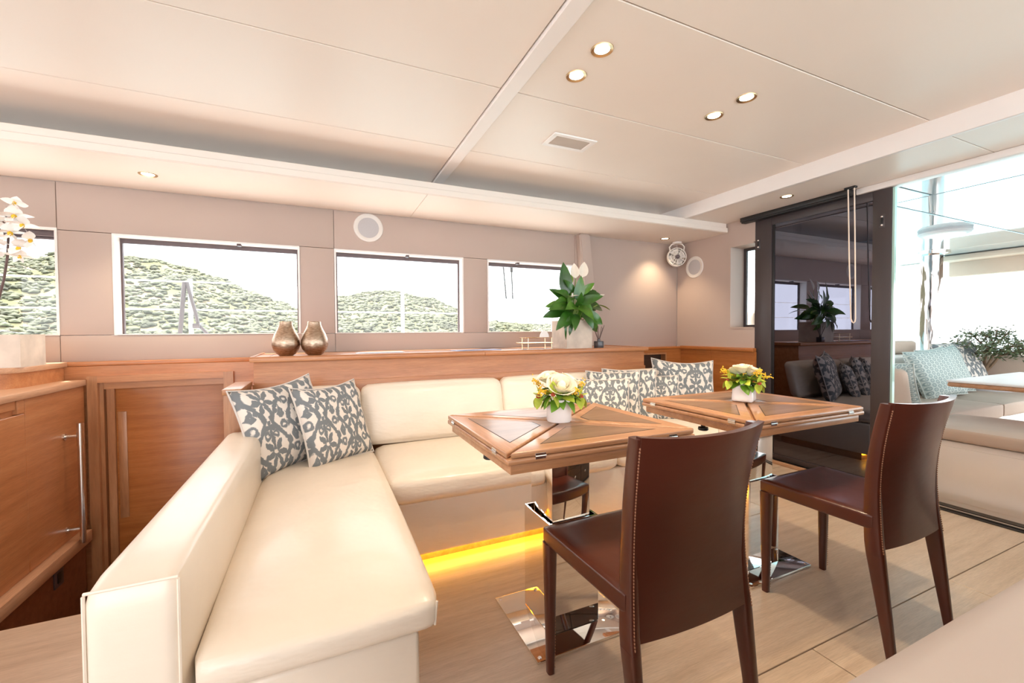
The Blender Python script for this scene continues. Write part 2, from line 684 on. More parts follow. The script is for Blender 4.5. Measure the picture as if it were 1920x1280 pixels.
# ---- main ceiling: vinyl panels with open seams, metal strip, cove lip, beam, lower ceiling
ce = struct('ceiling', box((-3.0, -2.6, CZ + .012), (2.80, 3.24, CZ + .05)), M_seam)
rows = [-2.6, -2.0, -1.385, -.77, -.155, .46, 1.085, 1.68, 2.32, 3.22]
for a, b_ in zip(rows, rows[1:]):
    for x0, x1 in ((-3.0, .714), (.788, 2.78)):
        obj('ceiling_panel', box((x0 + .0015, a + .002, CZ), (x1 - .0015, b_ - .002, CZ + .012), .0025, 1), M_ceil, ce)
obj('ceiling_strip', box((.717, -2.6, CZ - .012), (.785, 3.2, CZ + .012), .003, 1), M_white, ce)
so_ = struct('trim_2', box((-3.0, 2.66, 1.914), (3.27, 3.22, 1.934)), M_seam)
for x0, x1 in ((-3.0, .62), (.62, 3.28)):
    obj('soffit_panel', box((x0 + .001, 2.640, 1.904), (x1 - .001, 3.218, 1.914), .002, 1), M_ceil, so_)
obj('soffit_lip', box((-3.0, 2.628, 1.906), (3.27, 2.642, 1.945), .003, 1).box((-3.0, 2.642, 1.935), (3.27, 2.656, 1.985), .003, 1), M_ceil, so_)
struct('trim_3', box((2.77, -2.6, 1.978), (2.80, 2.93, CZ + .012), .004, 2), M_white)
lo_ = struct('trim_4', box((2.80, -2.6, 1.995), (3.34, 3.22, 2.02)), M_seam)
for a, b_ in ((-2.6, -.4), (-.4, 1.02), (1.02, 3.2)):
    obj('ceiling_panel', box((2.80, a + .0015, 1.985), (3.335, b_ - .0015, 1.996), .002, 1), M_ceil, lo_)
struct('trim_5', box((3.27, -2.6, 1.945), (3.345, 1.655, 1.9845), .006, 2), M_white)

# ---- window wall: leather panels around four ribbon windows
wb = struct('wall_back', box((-3.0, WY + .02, 1.64), (3.44, WY + .10, 2.0)).box((-3.0, WY + .02, -.08), (3.44, WY + .10, 1.04))
            .box((-1.33, WY + .02, 1.04), (-1.12, WY + .10, 1.64)).box((-.11, WY + .02, 1.04), (.09, WY + .10, 1.64))
            .box((1.05, WY + .02, 1.04), (1.23, WY + .10, 1.64)).box((2.06, WY + .02, 1.04), (3.44, WY + .10, 1.64)), M_white)


def wpanel(x0, x1, z0, z1):
    obj('wall_panel', box((x0 + .0012, WY, z0 + .0012), (x1 - .0012, WY + .02, z1 - .0012), .003, 2), M_wall, wb)


WZ0, WZ1 = 1.043, 1.635
for x0, x1 in ((-3.0, -1.337), (-1.337, .094), (.094, 2.07)):
    wpanel(x0, x1, WZ1, 1.905)
    wpanel(x0, x1, .86, WZ0)
for x0, x1 in ((-1.337, -1.10), (-.122, .094), (1.035, 1.236), (2.05, 2.07)):
    wpanel(x0, x1, WZ0, WZ1)
wpanel(2.07, 3.28, .86, 1.905)
# raking pillar cover right of the last window
b = B()
b.add([(2.075, 3.145, 1.905), (2.185, 3.145, 1.905), (2.185, 3.225, 1.905), (2.075, 3.225, 1.905), (2.16, 3.15, .90), (2.30, 3.15, .90), (2.30, 3.225, .90), (2.16, 3.225, .90)],
      [(0, 1, 2, 3), (7, 6, 5, 4), (0, 4, 5, 1), (1, 5, 6, 2), (2, 6, 7, 3), (3, 7, 4, 0)])
bmesh.ops.bevel(b.bm, geom=b.bm.edges[:], offset=.012, segments=3, affect='EDGES')
struct('trim_6', b, M_wall)


def window(n, x0, x1, z0, z1, latch=None):
    w_ = struct_empty('window_%d' % n, ((x0 + x1) / 2, WY + .08, z0))
    d = WY + .075
    t = .012
    obj('window_reveal', box((x0, WY - .004, z0), (x0 + t, d, z1)).box((x1 - t, WY - .004, z0), (x1, d, z1))
        .box((x0 + t, WY - .004, z1 - t), (x1 - t, d, z1)).box((x0 + t, WY - .004, z0), (x1 - t, d, z0 + .006)), M_white, w_)
    f = .022
    obj('window_frame', box((x0, d, z0 - .01), (x0 + f, d + .02, z1)).box((x1 - f, d, z0 - .01), (x1, d + .02, z1))
        .box((x0 + f, d, z1 - f - .018), (x1 - f, d + .02, z1)).box((x0 + f, d, z0 - .01), (x1 - f, d + .02, z0 + .006)), M_winfr, w_)
    obj('window_glass', box((x0 + f, d + .007, z0 + .004), (x1 - f, d + .012, z1 - f)), M_glass, w_)
    if latch:
        obj('window_latch', box((latch - .012, WY - .012, z1 - .026), (latch + .012, WY + .03, z1 - .012), .003), M_winfr, w_)
    return w_


window(1, -2.32, -1.335, WZ0, WZ1 + .01)
window(2, -1.10, -.122, WZ0, WZ1, -.47)
window(3, .094, 1.035, WZ0, WZ1, .60)
window(4, 1.236, 2.05, WZ0, WZ1, 1.51)
# dark roller blind cassette at the head of the first window
tag(obj('roller_blind', box((-2.30, WY + .028, 1.60), (-1.35, WY + .070, 1.632), .006).box((-2.30, WY + .045, 1.585), (-1.35, WY + .06, 1.60), .004), M_winfr),
    'dark rolled-up blind at the head of the leftmost window behind the orchid', 'blind')

struct('wall_left', box((-3.1, -2.6, -.08), (-3.0, 3.32, .95)).box((-3.1, -2.6, 1.70), (-3.0, 3.32, 2.1)).box((-3.1, 2.4, .95), (-3.0, 3.32, 1.70)).box((-3.1, .1, .95), (-3.0, .4, 1.70)), M_wall)  # unseen side wall, added to cut the light coming from the left
# ---- end wall with a side window half hidden by the sliding door
we = struct('wall_right', box((WX + .004, 2.62, .0), (WX + .20, 3.22, 2.0)).box((WX + .06, 1.56, 1.782), (WX + .20, 2.39, 2.0)).box((WX + .004, 2.39, 1.782), (WX + .20, 2.62, 2.0)).box((WX + .06, 1.56, -.08), (WX + .20, 2.62, 1.07)), M_white)
obj('wall_panel', box((WX, 2.62, .80), (WX + .004, 3.218, 1.985)).box((WX, 2.38, 1.782), (WX + .004, 2.62, 1.985)).box((WX, 2.38, .80), (WX + .004, 2.62, 1.07)), M_wall, we)
w5 = struct_empty('window_5', (WX + .17, 2.2, 1.07))
obj('window_reveal', box((WX - .004, 2.605, 1.07), (WX + .185, 2.625, 1.785)).box((WX - .004, 2.39, 1.77), (WX + .185, 2.605, 1.785)).box((WX + .055, 1.57, 1.77), (WX + .185, 2.39, 1.785)).box((WX - .004, 2.39, 1.062), (WX + .185, 2.605, 1.075)).box((WX + .055, 1.57, 1.062), (WX + .185, 2.39, 1.075)), M_wall, w5)
obj('window_frame', box((WX + .165, 2.58, 1.075), (WX + .185, 2.605, 1.77)).box((WX + .165, 1.57, 1.745), (WX + .185, 2.58, 1.77)).box((WX + .165, 1.57, 1.075), (WX + .185, 2.58, 1.095)), M_frame, w5)
obj('window_glass', box((WX + .172, 1.57, 1.09), (WX + .177, 2.585, 1.75)), M_glass, w5)

# ---- oak lining under the windows
struct('trim_7', box((-3.0, 3.155, .868), (-.35, 3.222, .893), .006, 2).box((-.50, 3.14, -1.3), (-.36, 3.222, .868)).box((-3.0, 3.14, .812), (-.50, 3.222, .868)).box((-3.0, 3.14, -1.3), (-1.19, 3.222, .812)), M_woodX)
b = box((2.36, 3.13, .868), (3.27, 3.222, .893), .006, 2).box((2.36, 3.145, 0), (2.60, 3.222, .868)).box((3.06, 3.145, 0), (3.262, 3.222, .868)).box((2.60, 3.145, .0), (3.06, 3.222, .64)).box((2.60, 3.145, .83), (3.06, 3.222, .868))
tr8 = struct('trim_8', b, M_woodO)
obj('niche', box((2.60, 3.205, .64), (3.06, 3.218, .83)), M_drawer, tr8)
obj('niche_frame', box((2.595, 3.138, .635), (2.61, 3.2, .835)).box((3.05, 3.138, .635), (3.065, 3.2, .835)).box((2.61, 3.138, .82), (3.05, 3.2, .835)), M_woodZ, tr8)
struct('trim_9', box((3.235, 2.36, .868), (3.282, 3.14, .90), .006, 2).box((3.255, 2.36, 0), (3.281, 2.78, .868)).box((3.255, 2.783, 0), (3.281, 3.144, .868)), M_woodOY)

# ---- companionway door under the windows
dr = struct_empty('door_2', (-.84, 3.16, -.5))
obj('door_frame', box((-1.19, 3.115, -1.3), (-1.145, 3.20, .812)).box((-.552, 3.115, -1.3), (-.50, 3.20, .812)), M_woodZ, dr)
obj('door_head', box((-1.145, 3.115, .775), (-.552, 3.20, .812)).box((-1.145, 3.145, .735), (-.552, 3.2, .778)), M_woodX, dr)
obj('inner_frame', box((-1.145, 3.14, -1.3), (-1.128, 3.2, .775)).box((-1.118, 3.15, -1.3), (-1.085, 3.2, .778))  , M_woodZ, dr)
obj('door_leaf', box((-1.085, 3.165, -1.3), (-.552, 3.195, .735), .003).box((-1.128, 3.17, -1.3), (-1.118, 3.19, .776)), M_woodO, dr)
obj('finger_pull', box((-1.075, 3.158, -.02), (-1.035, 3.1655, .60), .003), M_woodZ, dr, label='upright oak finger pull')

# ---- sliding glass door: smoked pane in dark frame, parked in front of the opening
sd_ = struct_empty('door_1', (3.30, 1.92, 0))
DX0, DX1 = 3.285, 3.325
obj('door_stile', box((DX0, 2.245, .02), (DX1, 2.385, 1.945), .004), M_frame, sd_)
obj('door_stile', box((DX0, 1.463, .02), (DX1, 1.565, 1.945), .004), M_frame, sd_)
obj('door_rail', box((DX0 + .002, 1.565, 1.885), (DX1 - .002, 2.245, 1.945), .003), M_frame, sd_)
obj('door_rail', box((DX0 + .002, 1.565, .02), (DX1 - .002, 2.245, .06), .003), M_frame, sd_)
obj('door_glass', box((DX0 + .016, 1.56, .06), (DX0 + .024, 2.25, 1.89)), M_dkglass, sd_)
obj('glazing_bar', box((DX0 + .026, 1.625, .06), (DX0 + .03, 1.64, 1.885)).box((DX0 + .012, 2.225, .06), (DX0 + .03, 2.245, 1.885)), M_black, sd_)
obj('glass_edge', box((DX0 + .008, 1.451, .03), (DX1 - .006, 1.4625, 1.94)), M_edge, sd_, label='green glass edge strip')
for y, z in ((1.512, 1.742), (2.352, 1.755)):
    h = obj('door_latch', box((DX0 - .002, y - .016, z - .042), (DX0 + .001, y + .016, z + .042), .001), M_frame, sd_)
    obj('latch_screw', B().ball((DX0 - .003, y, z + .027), .008, 8, 5).ball((DX0 - .003, y, z - .027), .008, 8, 5), M_chrome, h)
    obj('latch_slot', box((DX0 - .0035, y - .007, z - .018), (DX0 - .0015, y + .007, z + .018), .001), M_black, h)
obj('door_track', box((3.215, 1.662, 1.950), (3.282, 2.47, 1.984), .002).box((3.225, 1.665, 1.940), (3.275, 2.465, 1.952)), M_black, sd_)
th = struct('trim_10', box((3.262, -2.6, .0), (3.40, 2.40, .006), .002).box((3.285, -2.6, .006), (3.295, 2.40, .012)).box((3.325, -2.6, .006), (3.335, 2.40, .012)), M_black)
obj('track_strip', box((3.30, -2.6, .006), (3.318, 2.40, .010)), M_steel, th)
obj('threshold', box((3.225, 1.6, .0), (3.262, 2.36, .022), .004), M_woodL, th)

# ================================================================== OUTSIDE
struct('sea', box((-400, 4.9, -1.35), (500, 900, -1.30)).box((3.5, -400, -1.35), (500, 4.9, -1.30)), plain('sea', (.13, .33, .39), .12, .1, .3))
ridge = [(-140, 17), (-110, 20), (-90, 19), (-73, 20.7), (-67, 19.7), (-62, 21.5), (-49.6, 22), (-43, 21.5), (-36, 20), (-28.5, 17.2), (-19, 13.5), (-12, 10.6), (-6, 8.2), (0, 9.5), (6.4, 12.1),
         (14, 13.8), (23.5, 14.7), (34.5, 12.6), (45, 9), (58.8, 4.4), (77, 3), (100, 2), (120, -3)]


def rz(x):
    for (a, za), (c, zc) in zip(ridge, ridge[1:]):
        if a <= x <= c:
            t = (x - a) / (c - a)
            t = t * t * (3 - 2 * t)
            return za + (zc - za) * t
    return -3


from mathutils import noise as mn


def hill_pt(u, v):
    x = -140 + 260 * u
    y = 95 + 90 * v
    s = y / 150
    k = min(1, max(0, v / .62))
    prof = math.sin(k * pi / 2) ** .8 if v < .62 else 1 - ((v - .62) / .38) ** 2 * .5
    z = -1.5 + (rz(x / s if s else x) * s + 1.5) * prof
    z += mn.noise(Vector((x * .09, y * .09, 0))) * 1.1 + mn.noise(Vector((x * .3, y * .3, 4))) * .5
    return Vector((x, y, z))


M_hill = base_mat('dry hillside', (.4, .36, .2), .95, spec=.1)
nt, b0 = nodes(M_hill)
f1 = noise(nt, coords(nt), .16, 8, .75)
nt.links.new(ramp(nt, f1, [(.36, (.085, .09, .05)), (.50, (.125, .125, .07)), (.58, (.20, .165, .11)), (.70, (.30, .25, .19))]), b0.inputs['Base Color'])
hill = struct('hill', B().grid(hill_pt, 200, 60), M_hill, smooth=60)
ico = [(0, 0, 1), (.89, 0, .45), (.28, .85, .45), (-.72, .53, .45), (-.72, -.53, .45), (.28, -.85, .45), (.8, .5, -.3), (-.3, .95, -.3), (-1, 0, -.3), (-.3, -.95, -.3), (.8, -.5, -.3)]
icof = [(0, 1, 2), (0, 2, 3), (0, 3, 4), (0, 4, 5), (0, 5, 1), (1, 6, 2), (2, 7, 3), (3, 8, 4), (4, 9, 5), (5, 10, 1), (6, 7, 2), (7, 8, 3), (8, 9, 4), (9, 10, 5), (10, 6, 1)]
V, F = [], []
for i in range(15000):
    p = hill_pt(R.random(), R.random() ** 1.2 * .75)
    s = R.uniform(.22, .75)
    o = len(V)
    for q in ico:
        j = R.uniform(.75, 1.2)
        V.append((p.x + q[0] * s * 1.4 * j, p.y + q[1] * s * j, p.z + s * .25 + q[2] * s * .8 * j))
    F += [tuple(o + k for k in f) for f in icof]
me = bpy.data.meshes.new('hillside_scrub')
me.from_pydata(V, [], F)
me.materials.append(plain('scrub', (.095, .10, .062), .9, .6, .22))
hb = bpy.data.objects.new('hillside_scrub', me)
COL.objects.link(hb)
hb.parent = hill
hb['kind'] = 'stuff'
# side deck guard rail
rl = thing('guard_rail', 'white side deck guard rail with wires and dark brace outside the left windows', 'railing', (0, 4.2, .9))
struct('trim_11', box((-4, 3.40, .55), (3.4, 4.35, .62)).box((-4, 4.15, .62), (3.4, 4.3, .70), .02), M_out)
for z in (1.47, 1.245):
    obj('guard_wire', B().tube([(-4, 4.2, z), (3.3, 4.2, z - .01)], .006, 6), M_white, rl)
for x in (-2.6, -.955, .73, 2.4):
    obj('stanchion', B().tube([(x, 4.2, .69), (x, 4.2, 1.49)], .016, 8), M_white, rl)
obj('brace', B().tube([(-1.02, 4.17, .70), (-1.02, 4.17, 1.06), (-.985, 4.17, 1.46)], .016, 8).tube([(-.97, 4.17, 1.46), (-.91, 4.17, 1.18), (-.90, 4.17, 1.12), (-.83, 4.17, 1.03), (-.76, 4.17, .70)], .013, 8), M_frame, rl)
obj('brace_shackle', box((-.935, 4.14, 1.09), (-.885, 4.2, 1.13), .006), M_frame, rl)
for i, (x, z0) in enumerate(((1.79, 1.40), (1.90, 1.40))):
    t = thing('rigging_line', ['thin slanting dark line hanging outside the last window, left one', 'thin dark line with a thicker end hanging outside the last window, right one'][i], 'rope', (x, 4.188, 1.9), group=None)
    obj('line', B().tube([(x - .02, 4.188, 1.99), (x + .035 * (1 - i), 4.188, z0)], .007, 6), M_black, t)
    if i:
        obj('shackle', B().tube([(x - .012, 4.188, 1.9), (x - .01, 4.188, 1.69)], .016, 8), M_black, t)
    else:
        obj('shackle', B().tube([(x - .02, 4.188, 1.96), (x - .02, 4.188, 2.0)], .014, 8), M_black, t)

# ---- cockpit
struct('floor_cockpit', box((3.40, -2.6, -.10), (8.6, 3.4, -.02)), M_floor)
cc = struct('ceiling_cockpit', box((3.345, -2.6, 2.02), (8.2, 3.5, 2.12)), M_seam)
for x0, x1 in ((3.345, 4.0), (4.0, 7.9)):
    for y0, y1 in ((-2.6, .6), (.6, 1.80), (1.80, 3.5)):
        if x0 < 3.9:
            y0, y1 = {-2.6: (-2.6, -.5), .6: (-.5, 1.55), 1.80: (1.55, 3.5)}[y0]
        obj('ceiling_panel', box((x0 + .008, y0 + .008, 2.005), (x1 - .008, y1 - .008, 2.02), .003, 1), M_gloss, cc)
struct('trim_12', box((7.70, -2.6, 1.74), (7.80, 2.80, 2.0), .02, 2).box((7.45, -2.6, 1.93), (7.70, 2.80, 2.0), .02, 2), M_outcush)
pl = thing('awning_post', 'wide polished metal post standing in the cockpit beyond the open door', 'post', (7.05, 2.72, 0))
obj('post', B().lathe([(.105, .0), (.105, 2.0)], 32, (7.05, 2.72, 0)), M_post, pl)
obj('collar', B().lathe([(.105, 1.97), (.17, 1.985), (.17, 2.004), (.105, 2.004)], 32, (7.05, 2.72, 0)), M_chrome, pl)
obj('post_foot', B().lathe([(.105, .0), (.15, .0), (.15, .02), (.105, .03)], 32, (7.05, 2.72, -.02)), M_chrome, pl)
dl = thing('deck_light', 'round white dome light under the glossy cockpit ceiling', 'light', (5.55, 2.05, 1.96))
obj('dome_rim', B().lathe([(0, 2.006), (.19, 2.006), (.195, 1.985), (.18, 1.965), (.15, 1.96), (0, 1.955)], 36, (5.55, 2.05, 0)), M_spk, dl)
obj('dome_lens', B().lathe([(.15, 1.9605), (.09, 1.945), (0, 1.94)], 32, (5.55, 2.05, 0)), M_white, dl)

# bench nearest the door
bn = thing('cockpit_bench', 'beige cockpit bench right behind the sliding door track, cushion on a plain panel', 'bench', (3.7, .6, 0))
obj('bench_base', box((3.45, -1.6, -.02), (4.05, 1.42, .375), .01).box((3.445, -1.6, .018), (3.452, 1.42, .34), .002), M_out, bn)
obj('bench_cushion', B().soft((3.415, -1.6, .375), (4.10, 1.43, .462), .03, 8, (0, 0, .006)), M_outcush, bn)
# far L-shaped bench
ls = thing('cockpit_lounge', 'taupe upholstered cockpit lounge along the far side behind the outdoor table', 'bench', (5.2, 1.9, 0))
obj('lounge_base', box((4.16, 1.55, -.02), (6.5, 2.25, .33), .01).box((3.84, 1.50, -.02), (4.14, 2.25, .33), .01), M_out, ls)
for x0, x1 in ((3.95, 4.995), (5.0, 6.5)):
    obj('seat_cushion', B().soft((x0, 1.46, .33), (x1, 2.08, .45), .03, 8, (0, 0, .008)), M_outcush, ls)


def leanY(a, y0, z0):
    return lambda p: Vector((p.x, p.y + (p.z - z0) * a, p.z))


for x0, x1 in ((3.98, 4.78), (4.785, 5.6), (5.605, 6.5)):
    obj('back_cushion', B().soft((x0, 2.0, .45), (x1, 2.10, .715), .03, 8, (0, .008, 0), leanY(.25, 2.0, .45)), M_outcush, ls)
obj('side_back', B().soft((3.90, 1.62, .44), (4.0, 2.05, .76), .045, 8, (.01, 0, 0), lambda p: Vector((p.x - (p.z - .44) * .28, p.y, p.z))), M_outcush, ls)
obj('coaming', box((3.7, 2.12, .55), (5.85, 2.42, .80), .03, 3), M_out, ls, label='white moulded coaming behind the seat backs')
obj('coaming_wing', box((5.95, 1.55, .40), (6.9, 2.0, .79), .08, 4), M_outcush, ls)
hr = tag(obj('head_rest', B().soft((5.05, 2.24, .80), (5.55, 2.40, .93), .03, 8), M_outcush), 'small taupe cushion lying behind the white coaming beside the door frame', 'cushion')
sb = thing('helm_seat', 'dark taupe outdoor seat back showing through the narrow side window', 'seat', (4.6, 3.25, 0))
obj('seat_back', B().soft((4.4, 3.2, .9), (5.6, 3.35, 1.27), .06, 8), M_outcush, sb)
obj('seat_pedestal', box((4.9, 3.18, -.02), (5.1, 3.38, .92), .02), M_out, sb)
tb = thing('cockpit_table', 'white topped outdoor table with teak edge beyond the open door', 'table', (4.4, .9, 0))
obj('tabletop', box((3.84, .2, .69), (5.0, 1.40, .708), .012, 3), M_white, tb)
obj('table_edge', box((3.845, .205, .662), (4.995, 1.395, .691), .01, 3), M_tabA, tb)
obj('table_pedestal', box((4.3, .6, .0), (4.55, .9, .665), .02).box((4.15, .45, -.02), (4.7, 1.05, .0)), M_steel, tb)


# ---- lamps recessed in the ceilings
def downlight(x, y, z, label, watts, group=None):
    t = thing('downlight', label, 'light', (x, y, z), group=group)
    obj('lamp_rim', B().lathe([(.030, -.001), (.040, -.004), (.042, -.001), (.042, .001)], 28), M_bronze, t, local=True)
    obj('lamp_lens', B().lathe([(0, -.0015), (.022, -.0015), (.030, .0005)], 24), M_lampglow, t, local=True)
    l = bpy.data.lights.new('lamp_bulb', 'SPOT')
    l.energy = watts
    l.color = WARM
    l.spot_size = rad(105)
    l.spot_blend = .7
    l.shadow_soft_size = .03
    lo = bpy.data.objects.new('lamp_bulb', l)
    COL.objects.link(lo)
    lo.parent = t
    lo.location = (0, 0, -.012)
    return t


downlight(.956, 1.30, CZ, 'largest bright downlight, nearest the camera beside the white ceiling strip', LAMP_W)
downlight(.957, 1.474, CZ, 'bright downlight second in the left ceiling pair, behind the largest one', LAMP_W)
downlight(1.739, 1.307, CZ, 'downlight of the right ceiling pair, the upper one nearer the door', LAMP_W)
downlight(1.74, 1.479, CZ, 'downlight of the right ceiling pair, the lower one nearer the vent', LAMP_W)
downlight(-.832, 2.895, 1.904, 'downlight in the soffit above the left window', LAMP_W * .9)
downlight(2.935, 3.03, 1.904, 'small downlight in the soffit corner beside the fan', LAMP_W * .7)
downlight(2.995, 1.937, 1.985, 'downlight in the lower ceiling above the smoked sliding door', LAMP_W * .7)

vt = thing('ceiling_vent', 'rectangular white ceiling vent with grey slats', 'vent', (1.252, 2.0, CZ))
b = B()
for lo, hi in (((1.12, 1.925, CZ - .008), (1.385, 1.95, CZ)), ((1.12, 2.05, CZ - .008), (1.385, 2.075, CZ)), ((1.12, 1.95, CZ - .008), (1.148, 2.05, CZ)), ((1.357, 1.95, CZ - .008), (1.385, 2.05, CZ))):
    b.box(lo, hi, .002, 1)
obj('vent_frame', b, M_white, vt)
obj('vent_box', box((1.148, 1.95, CZ - .001), (1.357, 2.05, CZ)), M_black, vt)
for k in range(7):
    y = 1.957 + k * .0145
    b = B()
    b.add([(1.148, y, CZ - .002), (1.357, y, CZ - .002), (1.357, y + .010, CZ - .007), (1.148, y + .010, CZ - .007), (1.148, y + .001, CZ - .001), (1.357, y + .001, CZ - .001), (1.357, y + .011, CZ - .006), (1.148, y + .011, CZ - .006)],
          [(0, 1, 2, 3), (7, 6, 5, 4), (0, 4, 5, 1), (1, 5, 6, 2), (2, 6, 7, 3), (3, 7, 4, 0)])
    obj('slat', b, M_tile, vt, smooth=0)


def speaker(label, loc, rot):
    t = thing('wall_speaker', label, 'speaker', loc, rot)
    obj('speaker_ring', B().lathe([(.072, .004), (.090, .010), (.100, .008), (.103, .0)], 40), M_fan, t, local=True)
    obj('speaker_grille', B().lathe([(0, .010), (.04, .009), (.072, .0045)], 36), M_spk, t, local=True)


speaker('round white speaker in the wall above the second full window', (.325, WY, 1.80), (rad(90), 0, 0))
speaker('round white speaker on the end wall beside the fan', (WX, 3.0, 1.655), (rad(90), 0, rad(-90)))

# ================================================================== FURNITURE
# ---- sideboard on the left (two storeys) above the companionway
sbd = thing('sideboard', 'oak sideboard with grab rail along the stairwell on the left', 'cabinet', (-1.9, 2.2, 0))
CX = -1.20
obj('lower_body', box((-2.9, 1.0, -.02), (CX - .02, 3.11, .765)).box((-2.9, 2.125, -1.2), (CX - .02, 3.11, -.02)), M_woodY, sbd)
obj('lower_panel', box((CX - .02, 2.125, -1.2), (CX - .012, 3.11, -.075)), M_dkwood, sbd, label='dark lining below the trim rail')
obj('door', box((CX - .02, 2.595, -.015), (CX, 3.11, .765), .002, 1), M_woodY, sbd)
dd = obj('door', box((CX - .02, 1.0, -.015), (CX, 2.592, .70), .002, 1), M_woodY, sbd)
obj('drawer', box((CX - .02, 1.0, .725), (CX - .004, 2.54, .765), .002, 1).box((CX - .02, 2.545, .702), (CX, 2.592, .765), .002, 1).box((CX - .02, 1.0, .70), (CX - .016, 2.545, .73)), M_woodY, sbd)
obj('top_rail', box((-2.9, 1.0, .765), (CX + .012, 3.11, .797), .004, 2), M_woodL, sbd)
obj('bottom_rail', box((CX - .02, 1.0, -.075), (CX + .045, 3.04, -.015), .004, 2), M_woodL, sbd)
gr = obj('grab_rail', B().tube([(CX + .062, 2.90, -.03), (CX + .062, 2.90, .585)], .0125, 14), M_steel, sbd)
for z in (.525, .045):
    obj('standoff', B().tube([(CX, 2.90, z), (CX + .062, 2.90, z)], .008, 10).tube([(CX, 2.90, z), (CX + .006, 2.90, z)], .017, 14), M_steel, gr)
obj('grab_rail_cap', B().tube([(CX + .062, 2.90, .475), (CX + .062, 2.90, .592)], .0145, 14), M_steel, gr)
# upper storey with rounded corner
poly = [(-2.9, 2.70)] + [(-1.42 + .13 * math.cos(a), 2.83 + .13 * math.sin(a)) for a in [rad(-90 + 9 * k) for k in range(11)]] + [(-1.29, 3.135), (-2.9, 3.135)]
obj('upper_body', B().prism(poly, .797, .868), M_woodX, sbd)
poly2 = [(-2.9, 2.69)] + [(-1.42 + .14 * math.cos(a), 2.83 + .14 * math.sin(a)) for a in [rad(-90 + 9 * k) for k in range(11)]] + [(-1.28, 3.150), (-2.9, 3.150)]
obj('upper_top', B().prism(poly2, .868, .895, .004, 2), M_woodL, sbd)
t = thing('wall_socket', 'small dark square socket on the dark lining below the sideboard rail', 'socket', (CX - .01, 2.83, -.16))
obj('plate', box((CX - .012, 2.79, -.205), (CX - .004, 2.87, -.115), .003), M_winfr, t)
obj('insert', box((CX - .006, 2.81, -.185), (CX - .001, 2.85, -.135), .002), M_black, t)

# ---- oak counter behind the sofa
ct = thing('counter', 'long oak counter behind the sofa under the windows', 'counter', (1.0, 2.9, 0))
obj('counter_body', box((-.33, 2.63, 0), (2.335, 3.135, .893), .003).box((-.335, 2.622, .40), (2.34, 2.634, .775), .002), M_woodX, ct)
obj('counter_top', box((-.345, 2.60, .893), (.98, 3.15, .918), .003, 2).box((.981, 2.60, .893), (2.352, 3.15, .918), .003, 2), M_woodX, ct)
obj('fiddle_rail', box((-.345, 2.60, .917), (2.352, 2.616, .923), .002, 1).box((-.345, 2.616, .917), (-.33, 3.15, .923), .002, 1).box((2.337, 2.616, .917), (2.352, 3.15, .923), .002, 1), M_woodX, ct)
obj('inlay_line', box((-.26, 2.66, .9175), (2.28, 2.664, .9185)).box((-.26, 3.13, .9175), (2.28, 3.148, .9195)).box((-.264, 2.66, .9175), (-.26, 3.1, .9185)), M_line, ct)
obj('end_panel', box((-.415, 2.33, .0), (-.345, 2.66, .762)).box((-.42, 2.32, .762), (-.34, 2.66, .79), .004, 2), M_woodZ, ct)

# ---- L-shaped sofa
SZ = .425
sf = thing('sofa', 'cream leather L-shaped corner sofa with lit plinth', 'sofa', (.8, 1.9, 0))
obj('sofa_base', box((-.245, 1.0, .0), (.205, 2.60, .335), .012, 3).box((.205, 1.865, .055), (2.68, 2.60, .30), .012, 3), M_cream, sf)
obj('plinth', box((.205, 1.93, .0), (2.66, 2.58, .055)), M_woodL, sf)
obj('led_strip', box((.215, 1.915, .043), (2.66, 1.929, .054)), M_led, sf, label='glowing amber light strip')
arm = obj('arm', B().soft((-.395, .975, .0), (-.245, 2.31, .60), .028, 12, (.004, 0, .004)), M_cream, sf)
b = B()
for x in (-.388, -.252):
    b.tube([(x, .9805, .02), (x, .9805, .588)], .003, 6)
b.tube([(-.388, .9805, .592), (-.252, .9805, .592)], .003, 6)
obj('piping', b, M_cream, arm)
ch = obj('chaise_cushion', B().soft((-.24, .975, .338), (.252, 2.40, SZ), .034, 16, (.008, .010, .026)), M_creamw, sf)
obj('piping', B().tube([(.238, .985, .352), (.2435, .985, .408)], .003, 6), M_cream, ch)
for x0, x1 in ((.256, 1.46), (1.464, 2.68)):
    obj('seat_cushion', B().soft((x0, 1.825, .30), (x1, 2.46, SZ), .045, 14, (.004, .012, .022)), M_creamw, sf)


def lean_back(p):
    return Vector((p.x, p.y + (p.z - .42) * .24, p.z))


for x0, x1 in ((-.235, .198), (.202, 1.05), (1.054, 1.86), (1.864, 2.66)):
    obj('back_cushion', B().soft((x0, 2.405, .428), (x1, 2.51, .752), .045, 14, (.004, .022, .008), lean_back), M_creamw, sf)


